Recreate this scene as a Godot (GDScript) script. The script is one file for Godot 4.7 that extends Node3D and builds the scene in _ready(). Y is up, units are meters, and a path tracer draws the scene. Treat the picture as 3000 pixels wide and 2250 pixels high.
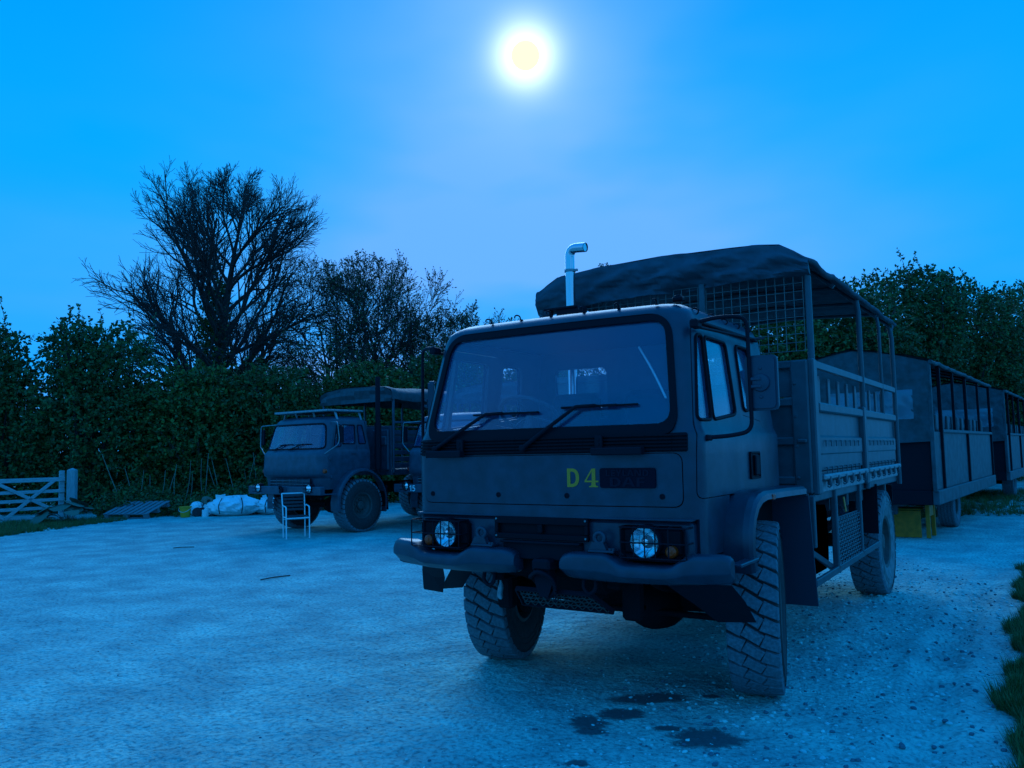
extends Node3D
# A yard at blue dusk: a military truck in front, two older trucks, passenger trailers, hedges, a bare tree and the moon.

var rng := RandomNumberGenerator.new()
var M := {}
var used := {}

# ---------------------------------------------------------------- mesh builder
class MB:
	var v := PackedVector3Array()
	var n := PackedVector3Array()
	var c := PackedColorArray()
	var xf := Transform3D()
	var col := Color.WHITE
	var colored := false

	func tri(a: Vector3, b: Vector3, d: Vector3, na: Vector3, nb: Vector3, nd: Vector3) -> void:
		if (b - a).cross(d - a).dot(na + nb + nd) > 0.0:
			var t := b; b = d; d = t
			t = nb; nb = nd; nd = t
		v.append(xf * a); v.append(xf * b); v.append(xf * d)
		n.append((xf.basis * na).normalized()); n.append((xf.basis * nb).normalized()); n.append((xf.basis * nd).normalized())
		if colored:
			c.append(col); c.append(col); c.append(col)

	func flat(a: Vector3, b: Vector3, d: Vector3) -> void:
		var m := (b - a).cross(d - a)
		if m.length_squared() < 1e-18:
			return
		m = m.normalized()
		tri(a, b, d, m, m, m)

	func quad(a: Vector3, b: Vector3, d: Vector3, e: Vector3) -> void:
		var m := (d - a).cross(e - b)
		if m.length_squared() < 1e-18:
			return
		m = m.normalized()
		tri(a, b, d, m, m, m)
		tri(a, d, e, m, m, m)

	func quadn(a: Vector3, b: Vector3, d: Vector3, e: Vector3, na: Vector3, nb: Vector3, nd: Vector3, ne: Vector3) -> void:
		tri(a, b, d, na, nb, nd)
		tri(a, d, e, na, nd, ne)

	func box(ctr: Vector3, size: Vector3, bev := -1.0, basis := Basis()) -> void:
		var h := size * 0.5
		var b := bev if bev >= 0.0 else minf(0.012, minf(size.x, minf(size.y, size.z)) * 0.18)
		var keep := xf
		xf = xf * Transform3D(basis, ctr)
		var p := func(sx: float, sy: float, sz: float, k: int) -> Vector3:
			return Vector3(sx * (h.x - (0.0 if k == 0 else b)), sy * (h.y - (0.0 if k == 1 else b)), sz * (h.z - (0.0 if k == 2 else b)))
		for s in [-1.0, 1.0]:
			var f := [
				[p.call(s, -1, -1, 0), p.call(s, 1, -1, 0), p.call(s, 1, 1, 0), p.call(s, -1, 1, 0), Vector3(s, 0, 0)],
				[p.call(-1, s, -1, 1), p.call(1, s, -1, 1), p.call(1, s, 1, 1), p.call(-1, s, 1, 1), Vector3(0, s, 0)],
				[p.call(-1, -1, s, 2), p.call(1, -1, s, 2), p.call(1, 1, s, 2), p.call(-1, 1, s, 2), Vector3(0, 0, s)]]
			for q in f:
				quadn(q[0], q[1], q[2], q[3], q[4], q[4], q[4], q[4])
		if b > 0.0:
			for s in [-1.0, 1.0]:
				for t in [-1.0, 1.0]:
					var m := Vector3(0, s, t).normalized()
					quadn(p.call(-1, s, t, 1), p.call(1, s, t, 1), p.call(1, s, t, 2), p.call(-1, s, t, 2), m, m, m, m)
					m = Vector3(s, 0, t).normalized()
					quadn(p.call(s, -1, t, 0), p.call(s, 1, t, 0), p.call(s, 1, t, 2), p.call(s, -1, t, 2), m, m, m, m)
					m = Vector3(s, t, 0).normalized()
					quadn(p.call(s, t, -1, 0), p.call(s, t, 1, 0), p.call(s, t, 1, 1), p.call(s, t, -1, 1), m, m, m, m)
					for w in [-1.0, 1.0]:
						m = Vector3(s, t, w).normalized()
						tri(p.call(s, t, w, 0), p.call(s, t, w, 1), p.call(s, t, w, 2), m, m, m)
		xf = keep

	# a bar of rectangular section from a to b; w across, h along the given up
	func bar(a: Vector3, b: Vector3, w: float, h: float, up := Vector3.UP, bev := -1.0) -> void:
		var d := b - a
		var z := d.normalized()
		var u := up
		if absf(z.dot(u)) > 0.97:
			u = Vector3.RIGHT
		var x := u.cross(z).normalized()
		var y := z.cross(x)
		box((a + b) * 0.5, Vector3(w, h, d.length()), bev, Basis(x, y, z))

	func tube(path: Array, rad, sides := 8, closed := false, caps := true) -> void:
		var k := path.size()
		var rings := []
		var x := Vector3.ZERO
		for i in k:
			var t: Vector3
			if closed:
				t = path[(i + 1) % k] - path[(i - 1 + k) % k]
			else:
				t = path[mini(i + 1, k - 1)] - path[maxi(i - 1, 0)]
			t = t.normalized()
			if x == Vector3.ZERO:
				x = t.cross(Vector3.UP if absf(t.y) < 0.9 else Vector3.RIGHT).normalized()
			else:
				x = (x - t * x.dot(t))
				x = x.normalized() if x.length_squared() > 1e-10 else t.cross(Vector3.UP if absf(t.y) < 0.9 else Vector3.RIGHT).normalized()
			var y := t.cross(x)
			var r: float = rad[i] if rad is Array else rad
			var ring := []
			for s in sides:
				var a := TAU * s / sides
				var m := x * cos(a) + y * sin(a)
				ring.append([path[i] + m * r, m])
			rings.append(ring)
		for i in (k if closed else k - 1):
			var p: Array = rings[i]
			var q: Array = rings[(i + 1) % k]
			for s in sides:
				var s2 := (s + 1) % sides
				quadn(p[s][0], p[s2][0], q[s2][0], q[s][0], p[s][1], p[s2][1], q[s2][1], q[s][1])
		if caps and not closed and sides > 3:
			for e in [0, k - 1]:
				var m: Vector3 = (path[0] - path[1]).normalized() if e == 0 else (path[k - 1] - path[k - 2]).normalized()
				for s in range(1, sides - 1):
					tri(rings[e][0][0], rings[e][s][0], rings[e][s + 1][0], m, m, m)

	# profile of Vector2(radius, height) spun about the y axis of the current frame
	func lathe(prof: Array, segs := 24, smooth := false) -> void:
		var nm := []
		for i in prof.size() - 1:
			var d: Vector2 = prof[i + 1] - prof[i]
			nm.append(Vector2(d.y, -d.x).normalized())
		for i in prof.size() - 1:
			var n0: Vector2 = nm[i]
			var n1: Vector2 = nm[i]
			if smooth:
				n0 = ((nm[maxi(i - 1, 0)] as Vector2) + n0).normalized()
				n1 = ((nm[mini(i + 1, nm.size() - 1)] as Vector2) + n1).normalized()
			for s in segs:
				var a := TAU * s / segs
				var b := TAU * (s + 1) / segs
				var ca := Vector3(cos(a), 0, sin(a))
				var cb := Vector3(cos(b), 0, sin(b))
				var up := Vector3.UP
				quadn(ca * prof[i].x + up * prof[i].y, cb * prof[i].x + up * prof[i].y, cb * prof[i + 1].x + up * prof[i + 1].y, ca * prof[i + 1].x + up * prof[i + 1].y,
					ca * n0.x + up * n0.y, cb * n0.x + up * n0.y, cb * n1.x + up * n1.y, ca * n1.x + up * n1.y)

	# polygon in the x-y plane given thickness along z
	func extrude(poly: PackedVector2Array, z0: float, z1: float) -> void:
		var idx := Geometry2D.triangulate_polygon(poly)
		for i in range(0, idx.size(), 3):
			for z in [z0, z1]:
				var m := Vector3(0, 0, -1.0 if z == minf(z0, z1) else 1.0)
				var a := poly[idx[i]]; var b := poly[idx[i + 1]]; var d := poly[idx[i + 2]]
				tri(Vector3(a.x, a.y, z), Vector3(b.x, b.y, z), Vector3(d.x, d.y, z), m, m, m)
		var cw := Geometry2D.is_polygon_clockwise(poly)
		for i in poly.size():
			var a := poly[i]
			var b := poly[(i + 1) % poly.size()]
			var e := (b - a).normalized()
			var m := Vector3(e.y, -e.x, 0) * (-1.0 if cw else 1.0)
			quadn(Vector3(a.x, a.y, z0), Vector3(b.x, b.y, z0), Vector3(b.x, b.y, z1), Vector3(a.x, a.y, z1), m, m, m, m)

	# a bent plate: outline and holes in (s, y), laid on the surface fm, from offset o0 (outer) to o1 (inner) along its normal
	func sheet(outline: PackedVector2Array, holes: Array, fm: Callable, sb: Array, yb: Array, o0: float, o1: float) -> void:
		var nrm := func(p: Vector2) -> Vector3:
			var e := 0.004
			var ds: Vector3 = fm.call(p.x + e, p.y) - fm.call(p.x - e, p.y)
			var dy: Vector3 = fm.call(p.x, p.y + e) - fm.call(p.x, p.y - e)
			return ds.cross(dy).normalized()
		for i in sb.size() - 1:
			for j in yb.size() - 1:
				var cell := PackedVector2Array([Vector2(sb[i], yb[j]), Vector2(sb[i + 1], yb[j]), Vector2(sb[i + 1], yb[j + 1]), Vector2(sb[i], yb[j + 1])])
				var parts := Geometry2D.intersect_polygons(cell, outline)
				for h in holes:
					var nx := []
					for p in parts:
						for q in Geometry2D.clip_polygons(p, h):
							if not Geometry2D.is_polygon_clockwise(q):
								nx.append(q)
					parts.assign(nx)
				for p in parts:
					var idx := Geometry2D.triangulate_polygon(p)
					if idx.is_empty():
						continue
					var P := []
					var N := []
					for q in p:
						P.append(fm.call(q.x, q.y)); N.append(nrm.call(q))
					for t in range(0, idx.size(), 3):
						var a := idx[t]; var b := idx[t + 1]; var d := idx[t + 2]
						if absf((p[b] - p[a]).cross(p[d] - p[a])) < 1e-9:
							continue
						tri(P[a] + N[a] * o0, P[b] + N[b] * o0, P[d] + N[d] * o0, N[a], N[b], N[d])
						tri(P[a] + N[a] * o1, P[b] + N[b] * o1, P[d] + N[d] * o1, -N[a], -N[b], -N[d])
		var loops := [[outline, 1.0]]
		for h in holes:
			loops.append([h, -1.0])
		for lp in loops:
			var poly: PackedVector2Array = lp[0]
			var sgn: float = lp[1] * (-1.0 if Geometry2D.is_polygon_clockwise(poly) else 1.0)
			for i in poly.size():
				var a := poly[i]
				var b := poly[(i + 1) % poly.size()]
				var k := maxi(1, int(ceil(a.distance_to(b) / 0.06)))
				for t in k:
					var p0 := a.lerp(b, float(t) / k)
					var p1 := a.lerp(b, float(t + 1) / k)
					var A: Vector3 = fm.call(p0.x, p0.y)
					var B: Vector3 = fm.call(p1.x, p1.y)
					var na: Vector3 = nrm.call(p0)
					var nb: Vector3 = nrm.call(p1)
					var m := (B - A).cross(na).normalized() * sgn
					quadn(A + na * o0, B + nb * o0, B + nb * o1, A + na * o1, m, m, m, m)

	# a smooth surface through pf(i, j), with a second skin at the given offset if thick is not zero
	func grid(nu: int, nv: int, pf: Callable, thick := 0.0, wrap := false, flip := false) -> void:
		var P := []
		for i in nu + 1:
			var row := PackedVector3Array()
			for j in nv + 1:
				row.append(pf.call(i, j))
			P.append(row)
		var N := []
		for i in nu + 1:
			var row := PackedVector3Array()
			for j in nv + 1:
				var i0 := (i - 1 + nu) % nu if wrap else maxi(i - 1, 0)
				var i1 := (i + 1) % nu if wrap else mini(i + 1, nu)
				var m: Vector3 = (P[i1][j] - P[i0][j]).cross(P[i][mini(j + 1, nv)] - P[i][maxi(j - 1, 0)])
				m = m.normalized() if m.length_squared() > 1e-16 else Vector3.UP
				row.append(-m if flip else m)
			N.append(row)
		for i in nu:
			for j in nv:
				quadn(P[i][j], P[i + 1][j], P[i + 1][j + 1], P[i][j + 1], N[i][j], N[i + 1][j], N[i + 1][j + 1], N[i][j + 1])
				if thick != 0.0:
					quadn(P[i][j] - N[i][j] * thick, P[i + 1][j] - N[i + 1][j] * thick, P[i + 1][j + 1] - N[i + 1][j + 1] * thick, P[i][j + 1] - N[i][j + 1] * thick, -N[i][j], -N[i + 1][j], -N[i + 1][j + 1], -N[i][j + 1])

	func mesh(mat: Material) -> ArrayMesh:
		var arr := []
		arr.resize(Mesh.ARRAY_MAX)
		arr[Mesh.ARRAY_VERTEX] = v
		arr[Mesh.ARRAY_NORMAL] = n
		if colored:
			arr[Mesh.ARRAY_COLOR] = c
		var m := ArrayMesh.new()
		m.add_surface_from_arrays(Mesh.PRIMITIVE_TRIANGLES, arr)
		m.surface_set_material(0, mat)
		return m

# ---------------------------------------------------------------- naming and parenting
func numbered(called: String) -> String:
	var k: int = used.get(called, 0)
	used[called] = k + 1
	return called if k == 0 else "%s_%03d" % [called, k]

func tag(o: Node, label: String, category: String, group := "", kind := "") -> Node:
	if label: o.set_meta("label", label)
	if category: o.set_meta("category", category)
	if group: o.set_meta("group", group)
	if kind: o.set_meta("kind", kind)
	return o

func put(mb: MB, called: String, mat: Material, parent: Node = null) -> MeshInstance3D:
	var o := MeshInstance3D.new()
	o.mesh = mb.mesh(mat)
	if parent == null:
		o.name = numbered(called)
		add_child(o, true)
	else:
		o.name = called
		parent.add_child(o, true)
	return o

func put_mesh(m: Mesh, called: String, parent: Node, at := Transform3D()) -> MeshInstance3D:
	var o := MeshInstance3D.new()
	o.mesh = m
	o.transform = at
	o.name = called
	parent.add_child(o, true)
	return o

func base(called: String, at: Vector3, yaw := 0.0) -> Node3D:
	var o := Node3D.new()
	o.name = numbered(called)
	add_child(o, true)
	o.position = at
	o.rotation.y = deg_to_rad(yaw)
	return o

func copy_of(o: Node3D, called: String, at: Vector3, yaw: float) -> Node3D:
	var r: Node3D = o.duplicate()
	r.name = numbered(called)
	add_child(r, true)
	r.position = at
	r.rotation.y = deg_to_rad(yaw)
	return r

func text(s: String, size: float, depth: float, mat: Material, serif: bool, parent: Node, called: String, at: Transform3D) -> MeshInstance3D:
	var f := SystemFont.new()
	f.font_names = PackedStringArray(["Droid Serif" if serif else "Droid Sans"])
	f.font_weight = 700
	var t := TextMesh.new()
	t.font = f
	t.text = s
	t.font_size = 64
	t.pixel_size = size / 64.0
	t.depth = depth
	t.material = mat
	return put_mesh(t, called, parent, at)

# ---------------------------------------------------------------- small geometry tools
func rround(pts: Array, r: float, seg := 5) -> PackedVector2Array:
	var out := PackedVector2Array()
	var k := pts.size()
	for i in k:
		var p: Vector2 = pts[i]
		var a: Vector2 = pts[(i - 1 + k) % k] - p
		var b: Vector2 = pts[(i + 1) % k] - p
		var rr := minf(r, minf(a.length(), b.length()) * 0.45)
		var p0 := p + a.normalized() * rr
		var p1 := p + b.normalized() * rr
		for s in seg + 1:
			var t := float(s) / seg
			out.append(p0.lerp(p, t).lerp(p.lerp(p1, t), t))
	return out

func rrect(x0: float, y0: float, x1: float, y1: float, r: float, seg := 5) -> PackedVector2Array:
	return rround([Vector2(x0, y0), Vector2(x1, y0), Vector2(x1, y1), Vector2(x0, y1)], r, seg)

func steps(a: float, b: float, d: float) -> Array:
	var k := maxi(1, int(ceil(absf(b - a) / d)))
	var out := []
	for i in k + 1:
		out.append(a + (b - a) * i / k)
	return out

func lerp_table(t: Array, y: float) -> float:
	if y <= t[0][0]:
		return t[0][1]
	for i in t.size() - 1:
		if y <= t[i + 1][0]:
			return lerpf(t[i][1], t[i + 1][1], (y - t[i][0]) / (t[i + 1][0] - t[i][0]))
	return t[-1][1]

func spline(pts: Array, per := 6) -> Array:
	var out := []
	for i in pts.size() - 1:
		var p0: Vector3 = pts[maxi(i - 1, 0)]
		var p1: Vector3 = pts[i]
		var p2: Vector3 = pts[i + 1]
		var p3: Vector3 = pts[mini(i + 2, pts.size() - 1)]
		for s in per:
			out.append(p1.cubic_interpolate(p2, p0, p3, float(s) / per))
	out.append(pts[-1])
	return out

# corners of a polyline rounded off
func bent(pts: Array, r: float, seg := 5) -> Array:
	var out := [pts[0]]
	for i in range(1, pts.size() - 1):
		var p: Vector3 = pts[i]
		var a: Vector3 = pts[i - 1] - p
		var b: Vector3 = pts[i + 1] - p
		var rr := minf(r, minf(a.length(), b.length()) * 0.48)
		var p0 := p + a.normalized() * rr
		var p1 := p + b.normalized() * rr
		for s in seg + 1:
			var t := float(s) / seg
			out.append(p0.lerp(p, t).lerp(p.lerp(p1, t), t))
	out.append(pts[-1])
	return out

# ---------------------------------------------------------------- materials
func noise(freq: float, a: Color, b: Color, size := 512, oct := 4, sd := 1, normal := false, bump := 4.0, kind := FastNoiseLite.TYPE_SIMPLEX_SMOOTH, mid = null, gain := 0.5) -> NoiseTexture2D:
	var f := FastNoiseLite.new()
	f.noise_type = kind
	f.frequency = freq
	f.fractal_octaves = oct
	f.fractal_gain = gain
	f.seed = sd
	var t := NoiseTexture2D.new()
	t.noise = f
	t.width = size
	t.height = size
	t.seamless = true
	if normal:
		t.as_normal_map = true
		t.bump_strength = bump
	else:
		var g := Gradient.new()
		g.set_color(0, a)
		g.set_color(1, b)
		if mid != null:
			g.add_point(0.5, mid)
		t.color_ramp = g
	return t

func lin(r: float, g: float, b: float) -> Color:
	return Color(r, g, b).linear_to_srgb()

func mat(called: String, c: Color, rough: float, metal := 0.0) -> StandardMaterial3D:
	var m := StandardMaterial3D.new()
	m.resource_name = called
	m.albedo_color = c
	m.roughness = rough
	m.metallic = metal
	m.metallic_specular = 0.5 if not called.begins_with("black") and called != "chassis" else 0.22
	M[called] = m
	return m

func triplanar(m: StandardMaterial3D, scale: float, alb = null, nrm = null, ns := 0.4, world := false) -> void:
	m.uv1_triplanar = true
	m.uv1_world_triplanar = world
	m.uv1_scale = Vector3.ONE * scale
	if alb:
		m.albedo_texture = alb
	if nrm:
		m.normal_enabled = true
		m.normal_texture = nrm
		m.normal_scale = ns

func make_materials() -> void:
	var grey := func(x: float) -> Color: return Color(x, x, x)
	var dirt := noise(0.010, grey.call(0.74), grey.call(1.0), 1024, 8, 3)
	var fine := noise(0.06, grey.call(0.8), grey.call(1.0), 512, 4, 9)
	var fine_n := noise(0.05, Color(), Color(), 512, 4, 5, true, 3.0)
	var cloth_n := noise(0.010, Color(), Color(), 512, 3, 15, true, 10.0)
	var m := mat("paint", lin(0.022, 0.055, 0.083), 0.4)
	triplanar(m, 0.6, dirt)
	m.roughness_texture = noise(0.02, grey.call(0.75), grey.call(1.0), 256, 4, 23)
	m = mat("old_paint", lin(0.04, 0.09, 0.125), 0.42)
	triplanar(m, 0.5, dirt)
	m = mat("bed_paint", lin(0.05, 0.115, 0.135), 0.42)
	triplanar(m, 0.45, dirt)
	m = mat("trailer_paint", lin(0.045, 0.11, 0.125), 0.55)
	triplanar(m, 0.35, noise(0.02, grey.call(0.62), grey.call(1.0), 512, 5, 31))
	mat("black_trim", lin(0.007, 0.008, 0.012), 0.5)
	m = mat("black_steel", lin(0.010, 0.012, 0.018), 0.55)
	m = mat("chassis", lin(0.010, 0.010, 0.012), 0.8)
	m = mat("rubber", lin(0.055, 0.055, 0.054), 0.82)
	triplanar(m, 2.0, noise(0.03, lin(0.5, 0.5, 0.5), grey.call(1.0), 256, 4, 41))
	m = mat("dusty_rubber", lin(0.19, 0.26, 0.29), 0.92)
	triplanar(m, 2.2, noise(0.03, lin(0.38, 0.38, 0.38), grey.call(1.0), 512, 5, 43), fine_n, 0.3)
	m = mat("dusty_wall", lin(0.26, 0.33, 0.33), 0.95)
	triplanar(m, 1.6, noise(0.02, lin(0.45, 0.45, 0.45), grey.call(1.0), 256, 4, 47))
	m = mat("rim", lin(0.10, 0.11, 0.10), 0.6)
	triplanar(m, 1.5, dirt)
	m = mat("canvas", lin(0.055, 0.105, 0.13), 0.85)
	triplanar(m, 0.5, dirt, cloth_n, 0.5)
	m = mat("tarp", lin(0.045, 0.09, 0.10), 0.7)
	triplanar(m, 0.6, dirt, cloth_n, 0.6)
	m = mat("chrome", lin(0.62, 0.64, 0.66), 0.22, 1.0)
	m.roughness_texture = noise(0.03, grey.call(0.5), grey.call(1.0), 256, 4, 51)
	m.uv1_triplanar = true
	m = mat("galvanised", lin(0.42, 0.44, 0.45), 0.5, 0.6)
	triplanar(m, 1.5, dirt)
	m = mat("wire", lin(0.20, 0.19, 0.18), 0.55, 0.3)
	m = mat("mirror_shell", lin(0.022, 0.045, 0.07), 0.45)
	m = mat("mirror_glass", lin(0.7, 0.7, 0.7), 0.05, 1.0)
	m = mat("reflector", lin(0.9, 0.9, 0.9), 0.12, 1.0)
	m = mat("glass", Color(0.15, 0.60, 0.90, 0.06), 0.03)
	m.transparency = BaseMaterial3D.TRANSPARENCY_ALPHA
	m.metallic_specular = 0.6
	m = mat("lens", Color(0.9, 0.93, 0.95, 0.12), 0.06)
	m.transparency = BaseMaterial3D.TRANSPARENCY_ALPHA
	m = mat("plastic_window", Color(lin(0.14, 0.22, 0.26), 0.75), 0.22)
	m.transparency = BaseMaterial3D.TRANSPARENCY_ALPHA
	m = mat("amber", lin(0.9, 0.05, 0.005), 0.3)
	m = mat("red_lamp", lin(0.7, 0.03, 0.02), 0.3)
	m = mat("letter_yellow", lin(1.0, 0.28, 0.012), 0.5)
	m = mat("yellow_paint", lin(1.0, 0.24, 0.012), 0.55)
	triplanar(m, 1.2, noise(0.02, lin(0.6, 0.6, 0.6), grey.call(1.0), 256, 5, 61))
	m = mat("bucket_yellow", lin(1.0, 0.34, 0.02), 0.45)
	m = mat("white_letter", lin(0.8, 0.8, 0.8), 0.5)
	m = mat("black_badge", lin(0.004, 0.005, 0.014), 0.5)
	m = mat("black_badge_letter", lin(0.010, 0.012, 0.024), 0.4)
	m = mat("cloth_seat", lin(0.05, 0.05, 0.055), 0.9)
	m = mat("interior", lin(0.05, 0.065, 0.075), 0.8)
	m = mat("paper", lin(0.8, 0.8, 0.8), 0.8)
	m = mat("white_metal", lin(0.82, 0.82, 0.82), 0.35)
	m = mat("white_sack", lin(0.97, 0.97, 0.96), 0.6)
	triplanar(m, 1.0, noise(0.02, grey.call(0.9), grey.call(1.0), 256, 4, 71), cloth_n, 0.5)
	m = mat("dark_slat", lin(0.03, 0.03, 0.035), 0.6)
	var grain := noise(0.02, lin(0.55, 0.55, 0.55), grey.call(1.0), 512, 5, 77)
	m = mat("grey_wood", lin(0.48, 0.56, 0.56), 0.85)
	triplanar(m, 1.0, grain)
	m.uv1_scale = Vector3(0.4, 4.0, 4.0)
	m = mat("post_wood", lin(0.40, 0.48, 0.48), 0.85)
	triplanar(m, 1.0, grain)
	m.uv1_scale = Vector3(4.0, 0.4, 4.0)
	m = mat("pallet_wood", lin(0.26, 0.27, 0.28), 0.85)
	triplanar(m, 1.0, grain)
	m.uv1_scale = Vector3(5.0, 5.0, 0.5)
	m = mat("bark", lin(0.055, 0.05, 0.045), 0.95)
	triplanar(m, 1.0, fine)
	m = mat("pale_twig", lin(0.20, 0.17, 0.12), 0.9)
	m = mat("dead_stalk", lin(0.30, 0.27, 0.20), 0.9)
	m = mat("leaf", Color.WHITE, 0.65)
	m.vertex_color_use_as_albedo = true
	m.backlight = Color(0.10, 0.14, 0.04)
	m = mat("moon", Color.BLACK, 1.0)
	m.emission_enabled = true
	m.emission = Color(1.0, 0.985, 0.70)
	m.emission_energy_multiplier = 1.2
	m = mat("stain", Color.WHITE, 0.6)
	m.vertex_color_use_as_albedo = true
	m.transparency = BaseMaterial3D.TRANSPARENCY_ALPHA
	triplanar(m, 3.0, noise(0.03, lin(0.55, 0.55, 0.55), grey.call(1.0), 256, 5, 81), null, 0.4, true)
	m = mat("soil", lin(0.05, 0.06, 0.035), 0.95)
	triplanar(m, 0.6, noise(0.02, lin(0.35, 0.35, 0.35), grey.call(1.0), 512, 5, 83), fine_n, 0.8, true)
	m = mat("stone", Color.WHITE, 0.9)
	m.vertex_color_use_as_albedo = true

# ---------------------------------------------------------------- the scene
var ground_noise := FastNoiseLite.new()
var ground_fine := FastNoiseLite.new()
var ground_ridge := FastNoiseLite.new()

func _ready() -> void:
	rng.seed = 20240511
	# camera
	var cam := Camera3D.new()
	cam.name = "camera"
	cam.position = Vector3(0, 1.62, 0)
	cam.rotation_degrees = Vector3(4.678, 0, -1.12)
	cam.fov = 49.69
	cam.near = 0.05
	cam.far = 6000.0
	add_child(cam)
	cam.current = true
	# sky and exposure
	var env := Environment.new()
	env.background_mode = Environment.BG_SKY
	var sky := Sky.new()
	var pan := PanoramaSkyMaterial.new()
	pan.panorama = ImageTexture.create_from_image(sky_image())
	sky.sky_material = pan
	env.sky = sky
	env.tonemap_mode = Environment.TONE_MAPPER_LINEAR
	env.tonemap_exposure = 1.42
	env.background_energy_multiplier = 1.0
	env.sdfgi_enabled = true
	env.ssao_enabled = true
	env.ssil_enabled = true
	var we := WorldEnvironment.new()
	we.name = "air"
	we.environment = env
	add_child(we)
	# moonlight through thin cloud
	var sun := DirectionalLight3D.new()
	sun.name = "moonlight"
	sun.light_energy = 0.36
	sun.light_angular_distance = 40.0
	sun.light_color = Color(0.60, 0.82, 1.0)
	sun.shadow_enabled = true
	add_child(sun)
	sun.look_at_from_position(MOON * 100.0, Vector3.ZERO)

	make_materials()
	build_ground()
	build_moon()
	build_main_truck()
	build_old_trucks()
	build_trailers()
	build_yard_things()
	build_vegetation()
	build_ground_detail()

const MOON := Vector3(0.02225, 0.4424, -0.8965)

func sky_image() -> Image:
	var w := 1536
	var h := 768
	var im := Image.create(w, h, false, Image.FORMAT_RGBF)
	var f := FastNoiseLite.new()
	f.seed = 7
	f.frequency = 0.9
	f.fractal_octaves = 5
	var moon := MOON.normalized()
	for j in h:
		var el := PI * (0.5 - (j + 0.5) / h)
		for i in w:
			var az := TAU * ((i + 0.5) / w)
			var d := Vector3(sin(az) * cos(el), sin(el), -cos(az) * cos(el))
			if d.y < -0.02:
				im.set_pixel(i, j, Color(0.02, 0.05, 0.08))
				continue
			var y := maxf(d.y, 0.0)
			var g := acos(clampf(d.dot(moon), -1.0, 1.0))
			# thin cloud in streaks
			var q := Vector3(d.x, d.y * 2.6, d.z) / (0.35 + y)
			var cl := clampf(f.get_noise_3d(q.x * 0.9 + q.y * 0.9, q.y * 1.9 - q.x * 0.5, q.z * 0.7) * 1.1 + 0.45, 0.0, 1.0)
			var da := wrapf(az - atan2(moon.x, -moon.z), -PI, PI)
			var bank := clampf(f.get_noise_3d(d.x * 1.3 + 4.0, d.y * 2.2, d.z * 1.3 - 7.0) * 1.6 + 0.25, 0.0, 1.0)
			var veil := 0.85 * exp(-pow(g / 0.19, 2.0)) + 0.95 * exp(-pow(da / 0.38, 2.0)) * exp(-pow(y / 0.36, 4.0)) + 0.30 * exp(-pow(y / 0.16, 2.0)) + 0.35 * bank * smoothstep(0.6, 1.1, g)
			var k := clampf(minf(veil, 1.0) * (0.18 + 1.35 * cl), 0.0, 1.0)
			var c := Color(0.0, lerpf(0.287, 0.227, smoothstep(0.3, 0.6, y)), 0.82).lerp(Color(0.10, 0.33, 0.82), k)
			# light scattered round the moon
			var halo := exp(-pow(g / 0.030, 2.0)) * 1.1 + exp(-pow(g / 0.075, 1.4)) * 0.16
			c += Color(0.85, 0.85, 0.9) * halo
			im.set_pixel(i, j, c)
	return im

func build_moon() -> void:
	var s := SphereMesh.new()
	s.radius = 27.0
	s.height = 54.0
	s.radial_segments = 48
	s.rings = 24
	s.material = M.moon
	var o := MeshInstance3D.new()
	o.mesh = s
	o.name = "moon"
	add_child(o)
	o.position = MOON.normalized() * 1700.0 + Vector3(0, 1.6, 0)
	tag(o, "bright pale yellow moon shining through thin cloud in the blue sky", "moon")

func gh(x: float, z: float) -> float:
	var near := 1.0 - smoothstep(10.0, 30.0, Vector2(x, z + 5.0).length())
	var y := ground_noise.get_noise_2d(x, z) * 0.022
	var rough := 0.55 + 0.45 * smoothstep(1.0, 3.0, x + (z + 6.0) * 0.6)   # the right side is looser stone
	y += ground_fine.get_noise_2d(x, z) * 0.014 * near * rough
	y += (absf(ground_ridge.get_noise_2d(x, z)) - 0.2) * 0.020 * near * rough
	# wheel ruts along the right of the truck
	for r in [[0.0, 0.15, 0.022], [0.62, 0.13, 0.014], [1.05, 0.16, 0.018]]:
		var a := (x - 2.55) * 0.5425 - (z + 5.3) * 0.84
		var d: float = (x - 2.55) * 0.84 + (z + 5.3) * 0.5425 - r[0] + 0.06 * sin(a * 0.7 + r[0] * 5.0)
		if absf(d) < 0.4:
			var k := exp(-pow(d / r[1], 4.0))
			y -= r[2] * k * (0.8 + 0.5 * sin(a * 44.0 + absf(d) * 30.0))
			y += r[2] * 0.7 * exp(-pow((absf(d) - r[1] * 1.4) / 0.06, 2.0))
	return y

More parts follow.
